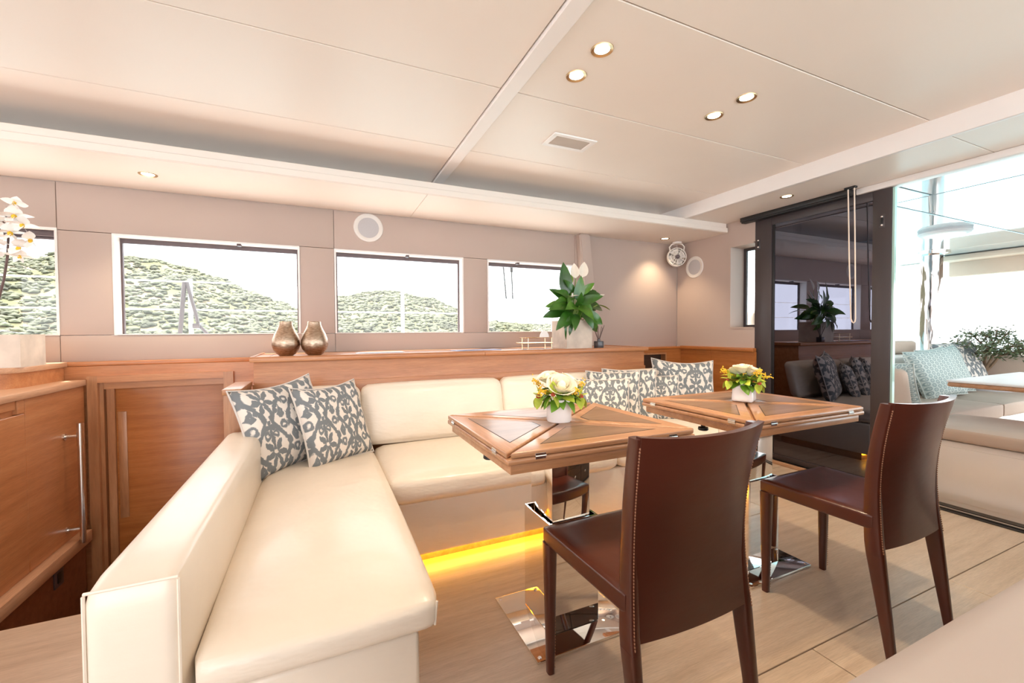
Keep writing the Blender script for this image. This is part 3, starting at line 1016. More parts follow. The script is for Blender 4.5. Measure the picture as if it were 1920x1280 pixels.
# ---- patterned cushions
def pillow_mesh(wd, ht, th, seed=0, sag=0.0):
    rr = random.Random(seed)
    b = B()

    def surf(side):
        def fn(u, v):
            x, z = 2 * u - 1, 2 * v - 1
            e = max(0, (1 - x ** 4)) ** .5 * max(0, (1 - z ** 4)) ** .5
            px = x * (1 - .075 * (1 - z * z)) * wd / 2
            pz = z * (1 - .075 * (1 - x * x)) * ht / 2 - (sag * (1 - x * x) * ht if z > 0 else 0) * z * z
            y = side * th / 2 * e ** .9
            y += mn.noise(Vector((x * 1.6 + seed * 3.1, z * 1.6, side))) * .012 * e
            return Vector((px, y, pz + ht / 2 - .012))
        return fn
    b.grid(surf(-1), 22, 22, True)
    b.grid(surf(1), 22, 22, True)
    bmesh.ops.remove_doubles(b.bm, verts=b.bm.verts[:], dist=1e-5)
    edge = []
    n = 14
    for (ax, az), (bx, bz) in (((-1, -1), (1, -1)), ((1, -1), (1, 1)), ((1, 1), (-1, 1)), ((-1, 1), (-1, -1))):
        for k in range(n):
            t = k / n
            x, z = ax + (bx - ax) * t, az + (bz - az) * t
            edge.append((x * (1 - .075 * (1 - z * z)) * wd / 2, 0, z * (1 - .075 * (1 - x * x)) * ht / 2 - (sag * (1 - x * x) * ht if z > .999 else 0) + ht / 2 - .012))
    edge.append(edge[0])
    return b, edge


def pillow(name, label, size, th, loc, lean, yaw, roll=0, mat=None, seed=0, group=None, sag=0):
    t = thing(name, label, 'cushion', loc, (rad(-lean), rad(roll), rad(yaw)), group)
    b, edge = pillow_mesh(size[0], size[1], th, seed, sag)
    obj('cover', b, mat or M_ikat, t, local=True, smooth=80)
    obj('piping', B().tube(edge, .0045, 6, False), M_trim_p if (mat or M_ikat) is M_ikat else M_ikat2, t, local=True)
    return t


GP = 'grey ikat cushions on the cream sofa'
pillow('throw_cushion', 'largest grey ikat cushion leaning in the left sofa corner, behind the other one', (.42, .42), .13, (-.112, 2.235, SZ + .005), 17, 42, -5, seed=1, group=GP, sag=.03)
pillow('throw_cushion', 'grey ikat cushion in front of the left corner cushion, leaning against it', (.37, .40), .12, (.095, 2.22, SZ + .006), 20, 37, -1, seed=2, group=GP, sag=.03)
pillow('throw_cushion', 'foremost ikat cushion of the right row, right beside the near flower vase', (.36, .34), .10, (1.60, 2.17, SZ + .006), 18, -28, 0, seed=3, group=GP)
pillow('throw_cushion', 'ikat cushion of the right row with only its upper left corner showing behind the foremost', (.36, .37), .09, (1.76, 2.27, SZ + .006), 16, -32, 0, seed=4, group=GP)
pillow('throw_cushion', 'ikat cushion in the middle of the right row, left of the far table edge', (.37, .38), .10, (1.905, 2.27, SZ + .006), 16, -30, 0, seed=5, group=GP)
pillow('throw_cushion', 'narrowly seen ikat cushion just in front of the big right-hand one', (.36, .33), .10, (2.10, 2.26, SZ + .006), 18, -32, 0, seed=6, group=GP)
pillow('throw_cushion', 'tallest ikat cushion at the right end of the sofa against the oak', (.47, .43), .13, (2.40, 2.27, SZ + .006), 15, -22, 3, seed=7, group=GP, sag=.04)
GO = 'cushions on the cockpit lounge'
pillow('outdoor_cushion', 'large teal dotted cushion leaning on the cockpit lounge, nearest the door', (.60, .45), .14, (4.98, 1.80, .46), 22, -4, -4, M_ikat2, 11, GO)
pillow('outdoor_cushion', 'teal dotted cushion second on the cockpit lounge, partly behind the first', (.58, .45), .14, (5.30, 1.86, .46), 20, -6, -4, M_ikat2, 12, GO)
pillow('outdoor_cushion', 'grey and white patterned cushion third on the cockpit lounge under the little tree', (.58, .50), .15, (5.66, 1.88, .46), 18, -8, -4, M_ikat, 13, GO)
pillow('outdoor_cushion', 'pale patterned cushion seen edge-on beside the door frame outside', (.38, .36), .10, (4.13, 1.80, .46), 16, 78, 0, M_ikat2, 14, GO)


# ---- folding tables
def table(ox, oy, label, group):
    t = thing('folding_table', label, 'table', (ox, oy, 0), group=group)
    X, Y = .346, .298
    z0, z1 = .684, .72
    L = lambda b, *a, **k: obj(*a, **k)
    obj('under_board', box((-X + .015, -Y + .014, .655), (X - .015, Y - .014, .6835), .003, 2), M_tabA, t, local=True)
    obj('lower_leaf', box((-X, -Y, .684), (X, Y, .7015), .006, 3), M_tabA, t, local=True)
    g = .0028
    for k in range(4):
        sgn = (-1, 1)[k // 2]
        if k % 2 == 0:
            tri = [(0, sgn * .004), (-(X - .004), sgn * (Y)), (X - .004, sgn * Y)]
        else:
            tri = [(sgn * .005, 0), (sgn * X, Y - .004), (sgn * X, -(Y - .004))]
        if sum(tri[i][0] * tri[(i + 1) % 3][1] - tri[(i + 1) % 3][0] * tri[i][1] for i in range(3)) < 0:
            tri.reverse()

        def inset(d0, dd):
            # offset each edge inwards; edges on the table rim by d0, diagonal edges by dd
            lines = []
            for i in range(3):
                p, q = Vector(tri[i]), Vector(tri[(i + 1) % 3])
                d = (q - p).normalized()
                nrm = Vector((-d.y, d.x))
                rim = abs(abs(p.x) - X) < .01 and abs(abs(q.x) - X) < .01 and k % 2 == 1 or abs(abs(p.y) - Y) < .01 and abs(abs(q.y) - Y) < .01 and k % 2 == 0
                off = d0 if rim else dd
                lines.append((p + nrm * off, d))
            out = []
            for i in range(3):
                (p, d), (q, e) = lines[i - 1], lines[i]
                det = d.x * -e.y + e.x * d.y
                r_ = q - p
                s_ = (r_.x * -e.y + e.x * r_.y) / det
                out.append(p + d * s_)
            return out

        def cut(poly, keep):
            # truncate the tip next to the table centre
            i = min(range(3), key=lambda j: poly[j].length)
            a, b_, c = poly[i - 1], poly[i], poly[(i + 1) % 3]
            return [(a.x, a.y), tuple(b_ + (a - b_).normalized() * keep), tuple(b_ + (c - b_).normalized() * keep), (c.x, c.y)]
        mt = M_tabA if k % 2 == 0 else M_tabB
        pl_ = [(p.x, p.y) for p in inset(0, g)]
        lf = obj('leaf', B().prism(pl_, .7035, z1, .004, 3), mt, t, local=True)
        obj('inlay_line', B().prism(cut(inset(.052, .040), .045), z1 - .002, z1 + .0003), M_line, lf, local=True)
        obj('inset_panel', B().prism(cut(inset(.055, .043), .046), z1 - .002, z1 + .0007), M_tabD, lf, local=True)
    for x, y, ax in ((-X, -.20, 'y'), (-X, .22, 'y'), (-.245, -Y, 'x'), (.245, -Y, 'x'), (X, -.2, 'y'), (X, .22, 'y')):
        b = B()
        if ax == 'x':
            b.box((x - .017, y - .0008, .694), (x + .017, y + .001, .711), .0006, 1).tube([(x - .017, y - .001, .7025), (x + .017, y - .001, .7025)], .0026, 8)
        else:
            s_ = math.copysign(1, x)
            b.box((x - .0008, y - .016, .694), (x + .0008, y + .016, .711), .0006, 1).tube([(x + s_ * .001, y - .016, .7025), (x + s_ * .001, y + .016, .7025)], .0026, 8)
        obj('hinge', b, M_steel, t, local=True)
    kb = obj('clamp_knob', B().lathe([(0, .655), (.009, .655), (.009, .640), (.02, .638), (.021, .628), (.018, .625), (0, .625)], 16, (-X + .055, -.02, 0)), M_black, t, local=True)
    # telescopic chrome pedestal on a mirror plate
    obj('upper_column', box((-.088, -.085, .30), (.066, .075, .655), .004, 2), M_chrome, t, local=True)
    b = B()
    for lo, hi in (((-.095, -.095, .012), (.095, -.0875, .395)), ((-.095, .094, .012), (.095, .1015, .395)), ((-.103, -.095, .012), (-.0955, .1015, .395)), ((.0875, -.0875, .012), (.095, .094, .395))):
        b.box(lo, hi, .0015, 1)
    obj('lower_column', b, M_chrome, t, local=True)
    obj('base_plate', box((-.195, -.178, 0), (.195, .178, .011), .003, 2), M_chrome, t, local=True)
    for x in (-.18, .18):
        for y in (-.163, .163):
            obj('plate_screw', B().lathe([(0, .0125), (.006, .0125), (.007, .011)], 12, (x, y, 0)), M_steel, t, local=True)
    return t


GT = 'folding tables in front of the sofa'
table(.800, 1.338, 'nearer oak folding table with envelope leaves on a chrome pedestal, left one', GT)
table(1.770, 1.324, 'farther oak folding table with envelope leaves, right one by the glass door', GT)


# ---- leather chairs (front towards +Y)
def chair(loc, rot, label):
    t = thing('dining_chair', label, 'chair', loc, (0, 0, rot), 'brown saddle leather chairs at the tables')
    W = .190

    def prof(z):     # y of the back at height z
        if z < .36:
            return -.232 + .052 * (z / .36)
        k = (z - .36) / .45
        return -.180 - .012 * k + .018 * math.sin(k * pi) - .022 * k * k

    def back(off):
        def fn(u, v):
            s = 2 * u - 1
            z = .345 + .470 * v
            bow = -.036 * (1 - s * s)
            zz = z + (-.004 * (1 - s * s) * (1 if v < .02 else 0)) + .006 * abs(s) ** 3 * v
            wd = W - .012 * math.sin(min(1, max(0, v)) * pi) + .006 * v
            return Vector((s * wd, prof(z) + bow * (.24 + .76 * v) + off, zz))
        return fn
    b = B()
    n_, mm = 20, 18
    fa, fb = back(-.009), back(.009)
    ga = [[b.bm.verts.new(fa(i / n_, j / mm)) for j in range(mm + 1)] for i in range(n_ + 1)]
    gb = [[b.bm.verts.new(fb(i / n_, j / mm)) for j in range(mm + 1)] for i in range(n_ + 1)]
    for i in range(n_):
        for j in range(mm):
            b.bm.faces.new((ga[i][j], ga[i + 1][j], ga[i + 1][j + 1], ga[i][j + 1]))
            b.bm.faces.new((gb[i][j + 1], gb[i + 1][j + 1], gb[i + 1][j], gb[i][j]))
        b.bm.faces.new((ga[i][mm], ga[i + 1][mm], gb[i + 1][mm], gb[i][mm]))
        b.bm.faces.new((gb[i][0], gb[i + 1][0], ga[i + 1][0], ga[i][0]))
    for j in range(mm):
        b.bm.faces.new((ga[0][j + 1], gb[0][j + 1], gb[0][j], ga[0][j]))
        b.bm.faces.new((ga[n_][j], gb[n_][j], gb[n_][j + 1], ga[n_][j + 1]))
    bk = obj('backrest', b, M_brown, t, local=True, smooth=50)

    def sweep(sections):
        """rounded rectangular bar through (centre, half x, half y)"""
        b = B()
        rings = []
        for c, hx, hy in sections:
            r_ = min(hx, hy) * .55
            ring = []
            for sx, sy, a0 in ((1, 1, 0), (-1, 1, 90), (-1, -1, 180), (1, -1, 270)):
                for a in (0, 45, 90):
                    q = rad(a0 + a)
                    ring.append(b.bm.verts.new((c[0] + sx * (hx - r_) + r_ * math.cos(q), c[1] + sy * (hy - r_) + r_ * math.sin(q), c[2])))
            rings.append(ring)
        for p, q in zip(rings, rings[1:]):
            n = len(p)
            for j in range(n):
                b.bm.faces.new((p[j], p[(j + 1) % n], q[(j + 1) % n], q[j]))
        b.bm.faces.new(rings[0][::-1])
        b.bm.faces.new(rings[-1])
        return b
    # side rails of the back: wide leather-wrapped uprights
    for s in (-1, 1):
        secs = []
        for k in range(15):
            z = .325 + .485 * k / 14
            v = (z - .345) / .47
            wd = W - .012 * math.sin(min(1, max(0, v)) * pi) + .006 * v
            secs.append(((s * (wd - .006), prof(z) + .012, z + .006 * max(0, v)), .0135, .025 - .007 * max(0, v)))
        sd2 = obj('back_upright', sweep(secs), M_brown, t, local=True, smooth=50)
        b = B()
        for k in range(62):
            z = .335 + .0075 * k
            v = (z - .345) / .47
            wd = W - .012 * math.sin(min(1, max(0, v)) * pi) + .006 * v
            y = prof(z) + .012 - (.025 - .007 * max(0, v)) - .0012
            b.box((s * (wd + .0005) - .0009, y - .0006, z), (s * (wd + .0005) + .0009, y + .003, z + .0048))
        obj('stitching', b, M_stitch, sd2, local=True, smooth=0)
        lg = [((s * (W - .006 + .001 * 0), prof(z) + .012 - .0 * z, z), .0105 + .0035 * z / .33, .0125 + .0125 * z / .33) for z in (0, .08, .16, .24, .325)]
        obj('leg', sweep(lg), M_brown, t, local=True, smooth=50)
        fl_ = [((s * .188, .193, z), .0105 + .0085 * z / .42, .012 + .0085 * z / .42) for z in (0, .1, .2, .3, .405)]
        lg2 = obj('leg', sweep(fl_), M_brown, t, local=True, smooth=50)
        b = B()
        for k in range(40):
            z = .02 + .0095 * k
            x = s * .189 + .011 + .0065 * z / .42
            b.box((x - .0006, .180, z), (x + .0004, .1815, z + .005))
        obj('stitching', b, M_stitch, lg2, local=True, smooth=0)

    def seatf(p):
        k = (p.y + .17) / .38
        return Vector((p.x * (.945 + .035 * k), p.y, p.z - .010 * (1 - (p.x / .21) ** 2) * math.sin(max(0, min(1, k)) * pi) * (1 if p.z > .42 else .2)))
    obj('seat', B().soft((-.208, -.170, .400), (.208, .213, .452), .011, 12, (0, 0, 0), seatf), M_brown, t, local=True, smooth=50)
    return t


chair((.817, .930, 0), rad(0), 'nearest brown leather dining chair, its back covering the near table')
chair((1.806, .924, 0), rad(0), 'farther brown leather dining chair on the right in front of the far table')

# ---- galley island the camera looks over
gi = thing('galley_island', 'pale beige rounded worktop corner blurred in the right foreground', 'counter', (1.6, -.25, 0))
obj('worktop', box((-.30, -.60, .84), (3.0, .122, .885), .018, 4), plain('pale worktop', (.58, .49, .42), .5, .02), gi)
obj('carcass', box((-.26, -.56, .06), (2.96, .075, .84)), M_drawer, gi)
obj('toe_kick', box((-.24, -.52, .0), (2.94, .03, .06)), M_black, gi)
for x0 in (-.18, .345, .87, 1.395, 1.92, 2.445):
    for z0, z1 in ((.64, .83), (.37, .63), (.07, .36)):
        d = obj('drawer', box((x0 + .003, .075, z0), (x0 + .518, .093, z1), .002, 1), M_drawer, gi)
        b = B().ball((0, 0, 0), (.03, .008, .02), 16, 8)
        k = obj('knob', b, M_steel, d, local=True)
        k.location = Vector((x0 + .26, .097, (z0 + z1) / 2)) - wloc(d)

# ================================================================== SMALL THINGS
# ---- bronze vases
VP = [(0, .0), (.034, .0), (.050, .012), (.066, .035), (.0735, .062), (.071, .092), (.060, .125), (.045, .155), (.037, .176), (.036, .192), (.031, .193), (.031, .175), (.038, .15), (.05, .12), (0, .11)]
for i, (x, y) in enumerate(((-.181, 2.745), (-.033, 2.725))):
    t = thing('metal_vase', ['left of the two hammered bronze vases on the counter', 'right of the two hammered bronze vases on the counter'][i], 'vase', (x, y, .9188), (0, 0, i * 1.3), 'bronze vases on the counter')
    obj('vase_body', B().lathe(VP, 40), M_vase, t, local=True)
    obj('vase_lip', B().lathe([(.031, .1925), (.0335, .196), (.0365, .1925)], 40), M_vase, t, local=True)

# ---- leaflets
t = thing('leaflet', 'white leaflets lying on the counter right of the bronze vases', 'leaflet', (.34, 2.82, .9185))
for k, (dx, dy) in enumerate(((0, 0), (.012, -.01))):
    obj('sheet', box((-.14 + dx, -.045 + dy, .0025 * k), (.14 + dx, .075 + dy, .0025 * k + .0022)), M_paper, t, local=True)
t = thing('brochure', 'blue brochure lying on the counter left of the gold rack', 'brochure', (1.0, 2.83, .9185), (0, 0, .06))
obj('cover', box((-.17, -.055, 0), (.17, .07, .005), .001, 1), M_paper2, t, local=True)
obj('page_block', box((-.168, -.053, -.0), (.169, .068, .003)), M_paper, t, local=True)

# ---- low gold rack with glass shelf
t = thing('gold_rack', 'small pale gold wire rack on the counter left of the potted lily', 'rack', (1.435, 2.75, .9185))
b = B()
for x0, x1, z in ((-.14, .11, .045), (-.11, .10, .085)):
    for y in (-.05, .05):
        b.tube([(x0, y, z), (x1, y, z)], .003, 6)
    for x in (x0, x1):
        b.tube([(x, -.05, z), (x, .05, z)], .003, 6)
for x in (-.09, .10):
    for y in (-.05, .05):
        b.tube([(x, y, 0), (x, y, .085)], .003, 6)
obj('wire_frame', b, M_gold, t, local=True)
obj('shelf', box((-.14, -.052, .046), (.11, .052, .051), .001, 1), M_gold, t, local=True)
obj('foot_strip', box((-.13, -.055, 0), (.115, .055, .004), .001, 1), M_glass, t, local=True)
obj('back_plate', B().prism([(.04 * math.cos(a) + .085, .04 * math.sin(a) * 1.4 + .08) for a in [pi * k / 10 for k in range(11)]], .030, .036, fn=lambda x, y, z: (x, z, y)), M_white, t, local=True)


# ---- leaf / petal builders
def leaf_mesh(L, W_, droop=.3, fold=.15, tip=1.0, nu=8, nv=4, wave=0, seed=0, stalk=0):
    """blade along +X, arching down by droop"""
    def fn(u, v):
        s = 2 * v - 1
        wd = W_ / 2 * (math.sin(pi * min(1, u ** .75)) ** .8) * (1 - .15 * u)
        a = -droop * u
        x = L * (math.sin(abs(a)) / abs(a) if abs(a) > 1e-4 else 1) * u
        z = -L * u * (1 - math.cos(a)) / (abs(a) + 1e-6) if abs(a) > 1e-4 else 0
        return Vector((x, s * wd, z + fold * abs(s) * wd + wave * math.sin(u * 9 + seed) * s * wd))
    return B().grid(fn, nu, nv)


def orient(direction, spin=0):
    d = Vector(direction).normalized()
    q = d.to_track_quat('X', 'Z')
    return (q.to_matrix() @ Matrix.Rotation(spin, 3, 'X')).to_euler()


# ---- peace lily in a square planter
pb = thing('peace_lily', 'peace lily in a square pale concrete planter on the counter', 'plant', (1.77, 2.80, .9190))
PX, PH = .112, .212
PI_ = PX - .013
b = B().prism([(-PI_, -PI_), (PI_, -PI_), (PI_, PI_), (-PI_, PI_)], .001, .02)
for lo, hi in (((-PX, -PX, .0), (PX, -PX + .014, PH)), ((-PX, PX - .014, .0), (PX, PX, PH)), ((-PX, -PX + .014, .0), (-PX + .014, PX - .014, PH)), ((PX - .014, -PX + .014, .0), (PX, PX - .014, PH))):
    b.box(lo, hi)
obj('planter', b, M_concrete, pb, local=True)
obj('soil', box((-PX + .014, -PX + .014, .15), (PX - .014, PX - .014, .19)), M_soil, pb, local=True)
LEAF = [leaf_mesh(.20, .088, .75 + .25 * k, .18, seed=k, wave=.12 * k) for k in range(2)]
protos = [obj('leaf', LEAF[0], M_lily, pb, local=True), obj('leaf', LEAF[1], M_lily, pb, local=True), obj('leaf', leaf_mesh(.21, .095, .25, .22), M_lily, pb, local=True)]


def orient_n(d, n):
    """blade along d with its upper face turned towards n"""
    x = Vector(d).normalized()
    z = Vector(n)
    z = (z - x * z.dot(x)).normalized()
    y = z.cross(x)
    return Matrix((x, y, z)).transposed().to_euler()


def lily_leaf(tip_from, direction, L, kind, face, first=False):
    o = protos[kind] if first else clone(protos[kind], pb)
    o.location = tip_from
    o.rotation_euler = orient_n(direction, face)
    o.scale = (L / .2, L / .2 * R.uniform(.9, 1.15), L / .2)
    return o


# large, hand-placed leaves: (attachment, direction, length, kind)
spec = [((-.075, -.05, .395), (-.12, -.05, 1.0), .235, 2), ((.005, -.07, .36), (.12, -.2, 1.0), .175, 2), ((-.03, .02, .38), (.1, .2, 1), .18, 2), ((.055, .0, .36), (.25, .1, 1), .16, 2),
        ((-.05, -.05, .35), (-.85, -.25, .55), .19, 0), ((-.04, -.07, .33), (-.85, -.4, .05), .21, 1), ((-.06, -.04, .29), (-1, -.1, -.15), .20, 0),
        ((-.05, -.08, .27), (-.8, -.5, -.4), .20, 1), ((-.10, -.05, .33), (-1, -.2, .05), .15, 0), ((.04, -.05, .37), (.85, -.2, .50), .19, 0), ((.05, -.06, .33), (1, -.3, .10), .22, 1),
        ((.06, -.02, .28), (1, .1, -.05), .21, 0), ((.05, -.08, .27), (.85, -.5, -.35), .20, 1), ((.02, -.08, .34), (.5, -.8, .35), .18, 0), ((.0, -.09, .31), (.15, -.9, -.15), .17, 1),
        ((-.03, -.09, .32), (-.5, -.8, .1), .18, 1), ((.06, -.07, .40), (.75, -.3, .25), .15, 0), ((-.02, -.09, .26), (-.45, -.7, -.5), .16, 0), ((-.05, -.06, .38), (-.6, -.3, .4), .15, 1),
        ((.03, -.1, .27), (.35, -.8, -.6), .15, 1), ((-.085, -.10, .215), (-.25, -.35, -1), .15, 0), ((.075, -.09, .24), (.6, -.4, -.75), .16, 1), ((-.04, -.1, .24), (-.7, -.5, -.3), .14, 1),
        ((.0, .06, .36), (.2, .9, .35), .18, 0), ((-.06, .06, .32), (-.6, .8, .2), .18, 1), ((.07, .05, .33), (.8, .6, .2), .18, 0), ((.02, -.05, .30), (-.2, -.7, .6), .15, 2), ((.07, -.03, .31), (.9, -.2, -.3), .17, 1),
        ((-.02, -.06, .42), (-.5, -.4, .6), .13, 1), ((.03, -.07, .41), (.5, -.5, .55), .14, 0)]
for k in range(14):
    a = rad(-100 + 15 * k + R.uniform(-6, 6)) if k % 2 else rad(R.uniform(-60, 60))
    spec.append(((.05 * math.sin(a), -.07 + .02 * math.cos(a), R.uniform(.25, .40)), (math.sin(a) * 1.1 + .15, -.35, R.uniform(-.35, .65)), R.uniform(.12, .17), k % 2))
seen = set()
for a, d, L, k in spec:
    face = (R.uniform(-.25, .25) - .35, -1.0 if d[1] < .3 else -.2, R.uniform(.25, .75))
    lily_leaf(a, d, L * 1.05, k, face, k not in seen)
    seen.add(k)
yl = obj('young_leaf', leaf_mesh(.12, .042, .4, .2), M_lilyl, pb, local=True)
yl.location = (.17, -.10, .33)
yl.rotation_euler = orient((1, -.1, -.15))
y2 = clone(yl, pb, (-.015, -.02, .49), orient((0, 0, 1), .8), .75)
y3 = clone(yl, pb, (.055, -.03, .37), orient((.1, 0, 1), .3), .85)
sp = obj('spathe', leaf_mesh(.12, .072, .25, .35, nv=6), M_spathe, pb, local=True, smooth=80)
sp.location = (.02, -.03, .535)
sp.rotation_euler = orient_n((-.12, .05, 1), (-.7, -1, 0))
s2 = clone(sp, pb, (.085, -.02, .545), orient_n((.22, .05, 1), (-.4, -1, 0)), 1.12)
s3 = clone(sp, pb, (-.055, -.07, .385), orient((.6, -.6, .25), .3), .55)
s4 = clone(sp, pb, (.10, -.05, .42), orient((.7, -.2, .7), 1.2), (.75, .35, .6))
s5 = clone(sp, pb, (.18, -.06, .395), orient((1, -.1, .25), 1.5), (.75, .3, .5))
for px in ((.02, -.03, .535), (.085, -.02, .545), (-.055, -.07, .385), (.10, -.05, .42), (.18, -.06, .395), (-.015, -.02, .49), (.17, -.10, .33)):
    obj('flower_stem', B().tube([(px[0] * .2, -.01, .18), (px[0] * .6, px[1] * .6, (px[2] + .2) * .55), px], .0035, 6), M_gstem, pb, local=True)
b = B()
for a, d, L, k in spec:
    b.tube([(a[0] * .3, a[1] * .3, .18), (a[0] * .8, a[1] * .8, (a[2] + .18) * .52), a], .0028, 5)
obj('leaf_stalks', b, M_gstem, pb, local=True, kind='stuff')

# ---- reed diffuser
t = thing('reed_diffuser', 'small dark reed diffuser beside the lily planter', 'diffuser', (1.925, 2.665, .918))
obj('bottle', B().box((-.027, -.027, 0), (.027, .027, .055), .004, 2).lathe([(.012, .055), (.012, .07), (0, .07)], 12), plain('smoky glass bottle', (.06, .05, .055), .25), t, local=True)
for k in range(7):
    a = 2 * pi * k / 7 + .4
    obj('reed', B().tube([(.003 * math.cos(a), .003 * math.sin(a), .06), (.042 * math.cos(a), .042 * math.sin(a), .165 + .01 * math.sin(k * 2.3))], .0018, 5), M_stem, t, local=True)


# ---- flower arrangements on the tables
def rose_parts():
    bud = B().ball((0, 0, .012), (.014, .014, .020), 12, 8)

    def petal(rad_, hgt, flare):
        def fn(u, v):
            a = (u - .5) * 2.0
            z = hgt * v
            r = rad_ * (.35 + .65 * math.sin(min(1, v * 1.15) * pi / 2)) + flare * v ** 4 * (1 - .3 * abs(a))
            z -= .10 * hgt * (abs(a)) ** 2 * v
            return Vector((r * math.cos(a), r * math.sin(a), z - .012 - flare * .25 * v ** 6))
        return B().grid(fn, 8, 7)
    return bud, petal


def arrangement(loc, rz, label, square):
    t = thing('flower_arrangement', label, 'flowers', loc, (0, 0, rz), 'flower arrangements on the tables')
    if square:
        b = B().soft((-.042, -.042, 0), (.042, .042, .082), .012, 8, (0, 0, 0), lambda p: Vector((p.x * (1.08 - p.z * 1.4), p.y * (1.08 - p.z * 1.4), p.z)))
    else:
        b = B().lathe([(0, 0), (.043, 0), (.0455, .005), (.0455, .078), (.042, .082), (.040, .078), (.040, .02), (0, .02)], 40)
    obj('vase', b, M_whiteg, t, local=True)
    bud, petal = rose_parts()
    rose = obj('rose', bud, M_rose, t, local=True)
    rings = [(3, .016, .040, .002), (4, .022, .042, .004), (5, .029, .042, .009), (5, .034, .038, .014)]
    pr = 0
    for n, r_, h_, fl2 in rings:
        p0 = obj('petal', petal(r_, h_, fl2), M_rose, rose, local=True, smooth=80)
        for k in range(n):
            q = p0 if k == 0 else p0.copy()
            if k:
                COL.objects.link(q)
                q.parent = rose
            q.rotation_euler = (R.uniform(-.1, .1), R.uniform(-.1, .1), 2 * pi * k / n + pr)
        pr += .7
    if square:
        rs = [((-.022, -.028, .128), (-.2, -.5, 1), .9), ((.030, -.015, .132), (.4, -.3, 1), .88), ((.0, .03, .145), (.05, .1, 1), .9), ((-.03, .02, .14), (-.5, 0, 1), .8)]
    else:
        rs = [((-.014, -.034, .122), (-.15, -.75, 1), 1.2), ((.040, .004, .128), (.5, -.3, 1), 1.15), ((-.030, .024, .150), (-.35, -.1, 1), .85)]
    for k, (p, d, s) in enumerate(rs):
        q = rose if k == 0 else clone(rose, t)
        q.location = p
        q.rotation_euler = Vector(d).normalized().to_track_quat('Z', 'Y').to_euler()
        q.scale = (s, s, s)
    lf = obj('leaf', leaf_mesh(.07, .042, .9, .15), M_leaf, t, local=True)
    k = 0
    for ring, (n, z, out, L) in enumerate(((11, .086, -.2, 1.0), (10, .10, .2, 1.0), (8, .112, .55, .85))):
        for j in range(n):
            a = 2 * pi * j / n + ring * .35 + R.uniform(-.2, .2)
            q = lf if k == 0 else clone(lf, t)
            q.location = (.022 * math.cos(a), .022 * math.sin(a), z)
            q.rotation_euler = orient((math.cos(a), math.sin(a), out + R.uniform(-.2, .2)), R.uniform(-.5, .5))
            s = L * R.uniform(.8, 1.15)
            q.scale = (s, s, s)
            k += 1
    ll = obj('lime_leaf', leaf_mesh(.068, .040, .7, .12), M_lime, t, local=True)
    for j in range(11):
        a = 2 * pi * j / 11 + .2
        q = ll if j == 0 else clone(ll, t)
        q.location = (.026 * math.cos(a), .026 * math.sin(a), R.uniform(.092, .108))
        q.rotation_euler = orient((math.cos(a), math.sin(a), R.uniform(-.1, .75)), R.uniform(-.6, .6))
        s = R.uniform(.75, 1.1)
        q.scale = (s, s, s)
    # lime orchids
    pt = leaf_mesh(.052, .034, .4, .1)
    oc = obj('orchid', B().ball((.004, 0, 0), (.010, .008, .008), 8, 6), M_red, t, local=True, label='lime green orchid with red lip')
    op = obj('orchid_petal', pt, M_lime, oc, local=True, smooth=80)
    for j in range(5):
        q = op if j == 0 else op.copy()
        if j:
            COL.objects.link(q)
            q.parent = oc
        a = 2 * pi * j / 5 + .3
        q.rotation_euler = orient((.25, math.cos(a), math.sin(a)), 0)
    lp = obj('lip', leaf_mesh(.022, .016, 1.0, .2), M_spathe, oc, local=True)
    lp.rotation_euler = orient((.7, 0, -.7))
    for j, (p, d) in enumerate((((.062, -.045, .092), (.5, -.8, .1)), ((-.05, -.045, .105), (-.6, -.7, .25)), ((.05, .05, .10), (.7, .6, .2)), ((-.065, .03, .09), (-.9, .3, .1)), ((.0, -.068, .088), (0, -1, 0)))[:5 if square else 4]):
        q = oc if j == 0 else clone(oc, t)
        q.location = p
        q.rotation_euler = orient(d)
    # goldenrod sprigs
    for j, (p, d) in enumerate((((.055, -.02, .12), (.85, -.3, .45)), ((-.055, -.02, .11), (-.95, -.3, .2)), ((.02, -.05, .095), (.15, -.9, .35)), ((.05, .04, .12), (.8, .5, .5)), ((-.05, .04, .125), (-.7, .5, .5)))):
        b = B()
        d = Vector(d).normalized()
        p = Vector(p) * .6 + Vector((0, 0, .04))
        b.tube([p, p + d * .062], .0014, 4)
        for q in range(34):
            c = p + d * (.035 + .035 * R.random()) + Vector((R.gauss(0, .006), R.gauss(0, .006), R.gauss(0, .006)))
            b.ball(c, R.uniform(.0022, .0042), 5, 3)
        obj('blossom_sprig', b, M_yel, t, local=True)
    return t


arrangement((.795, 1.345, .7205), 0, 'low white flower vase with two big roses on the near table', False)
arrangement((1.785, 1.345, .7205), 2.0, 'low white flower vase with clustered roses on the far table', True)

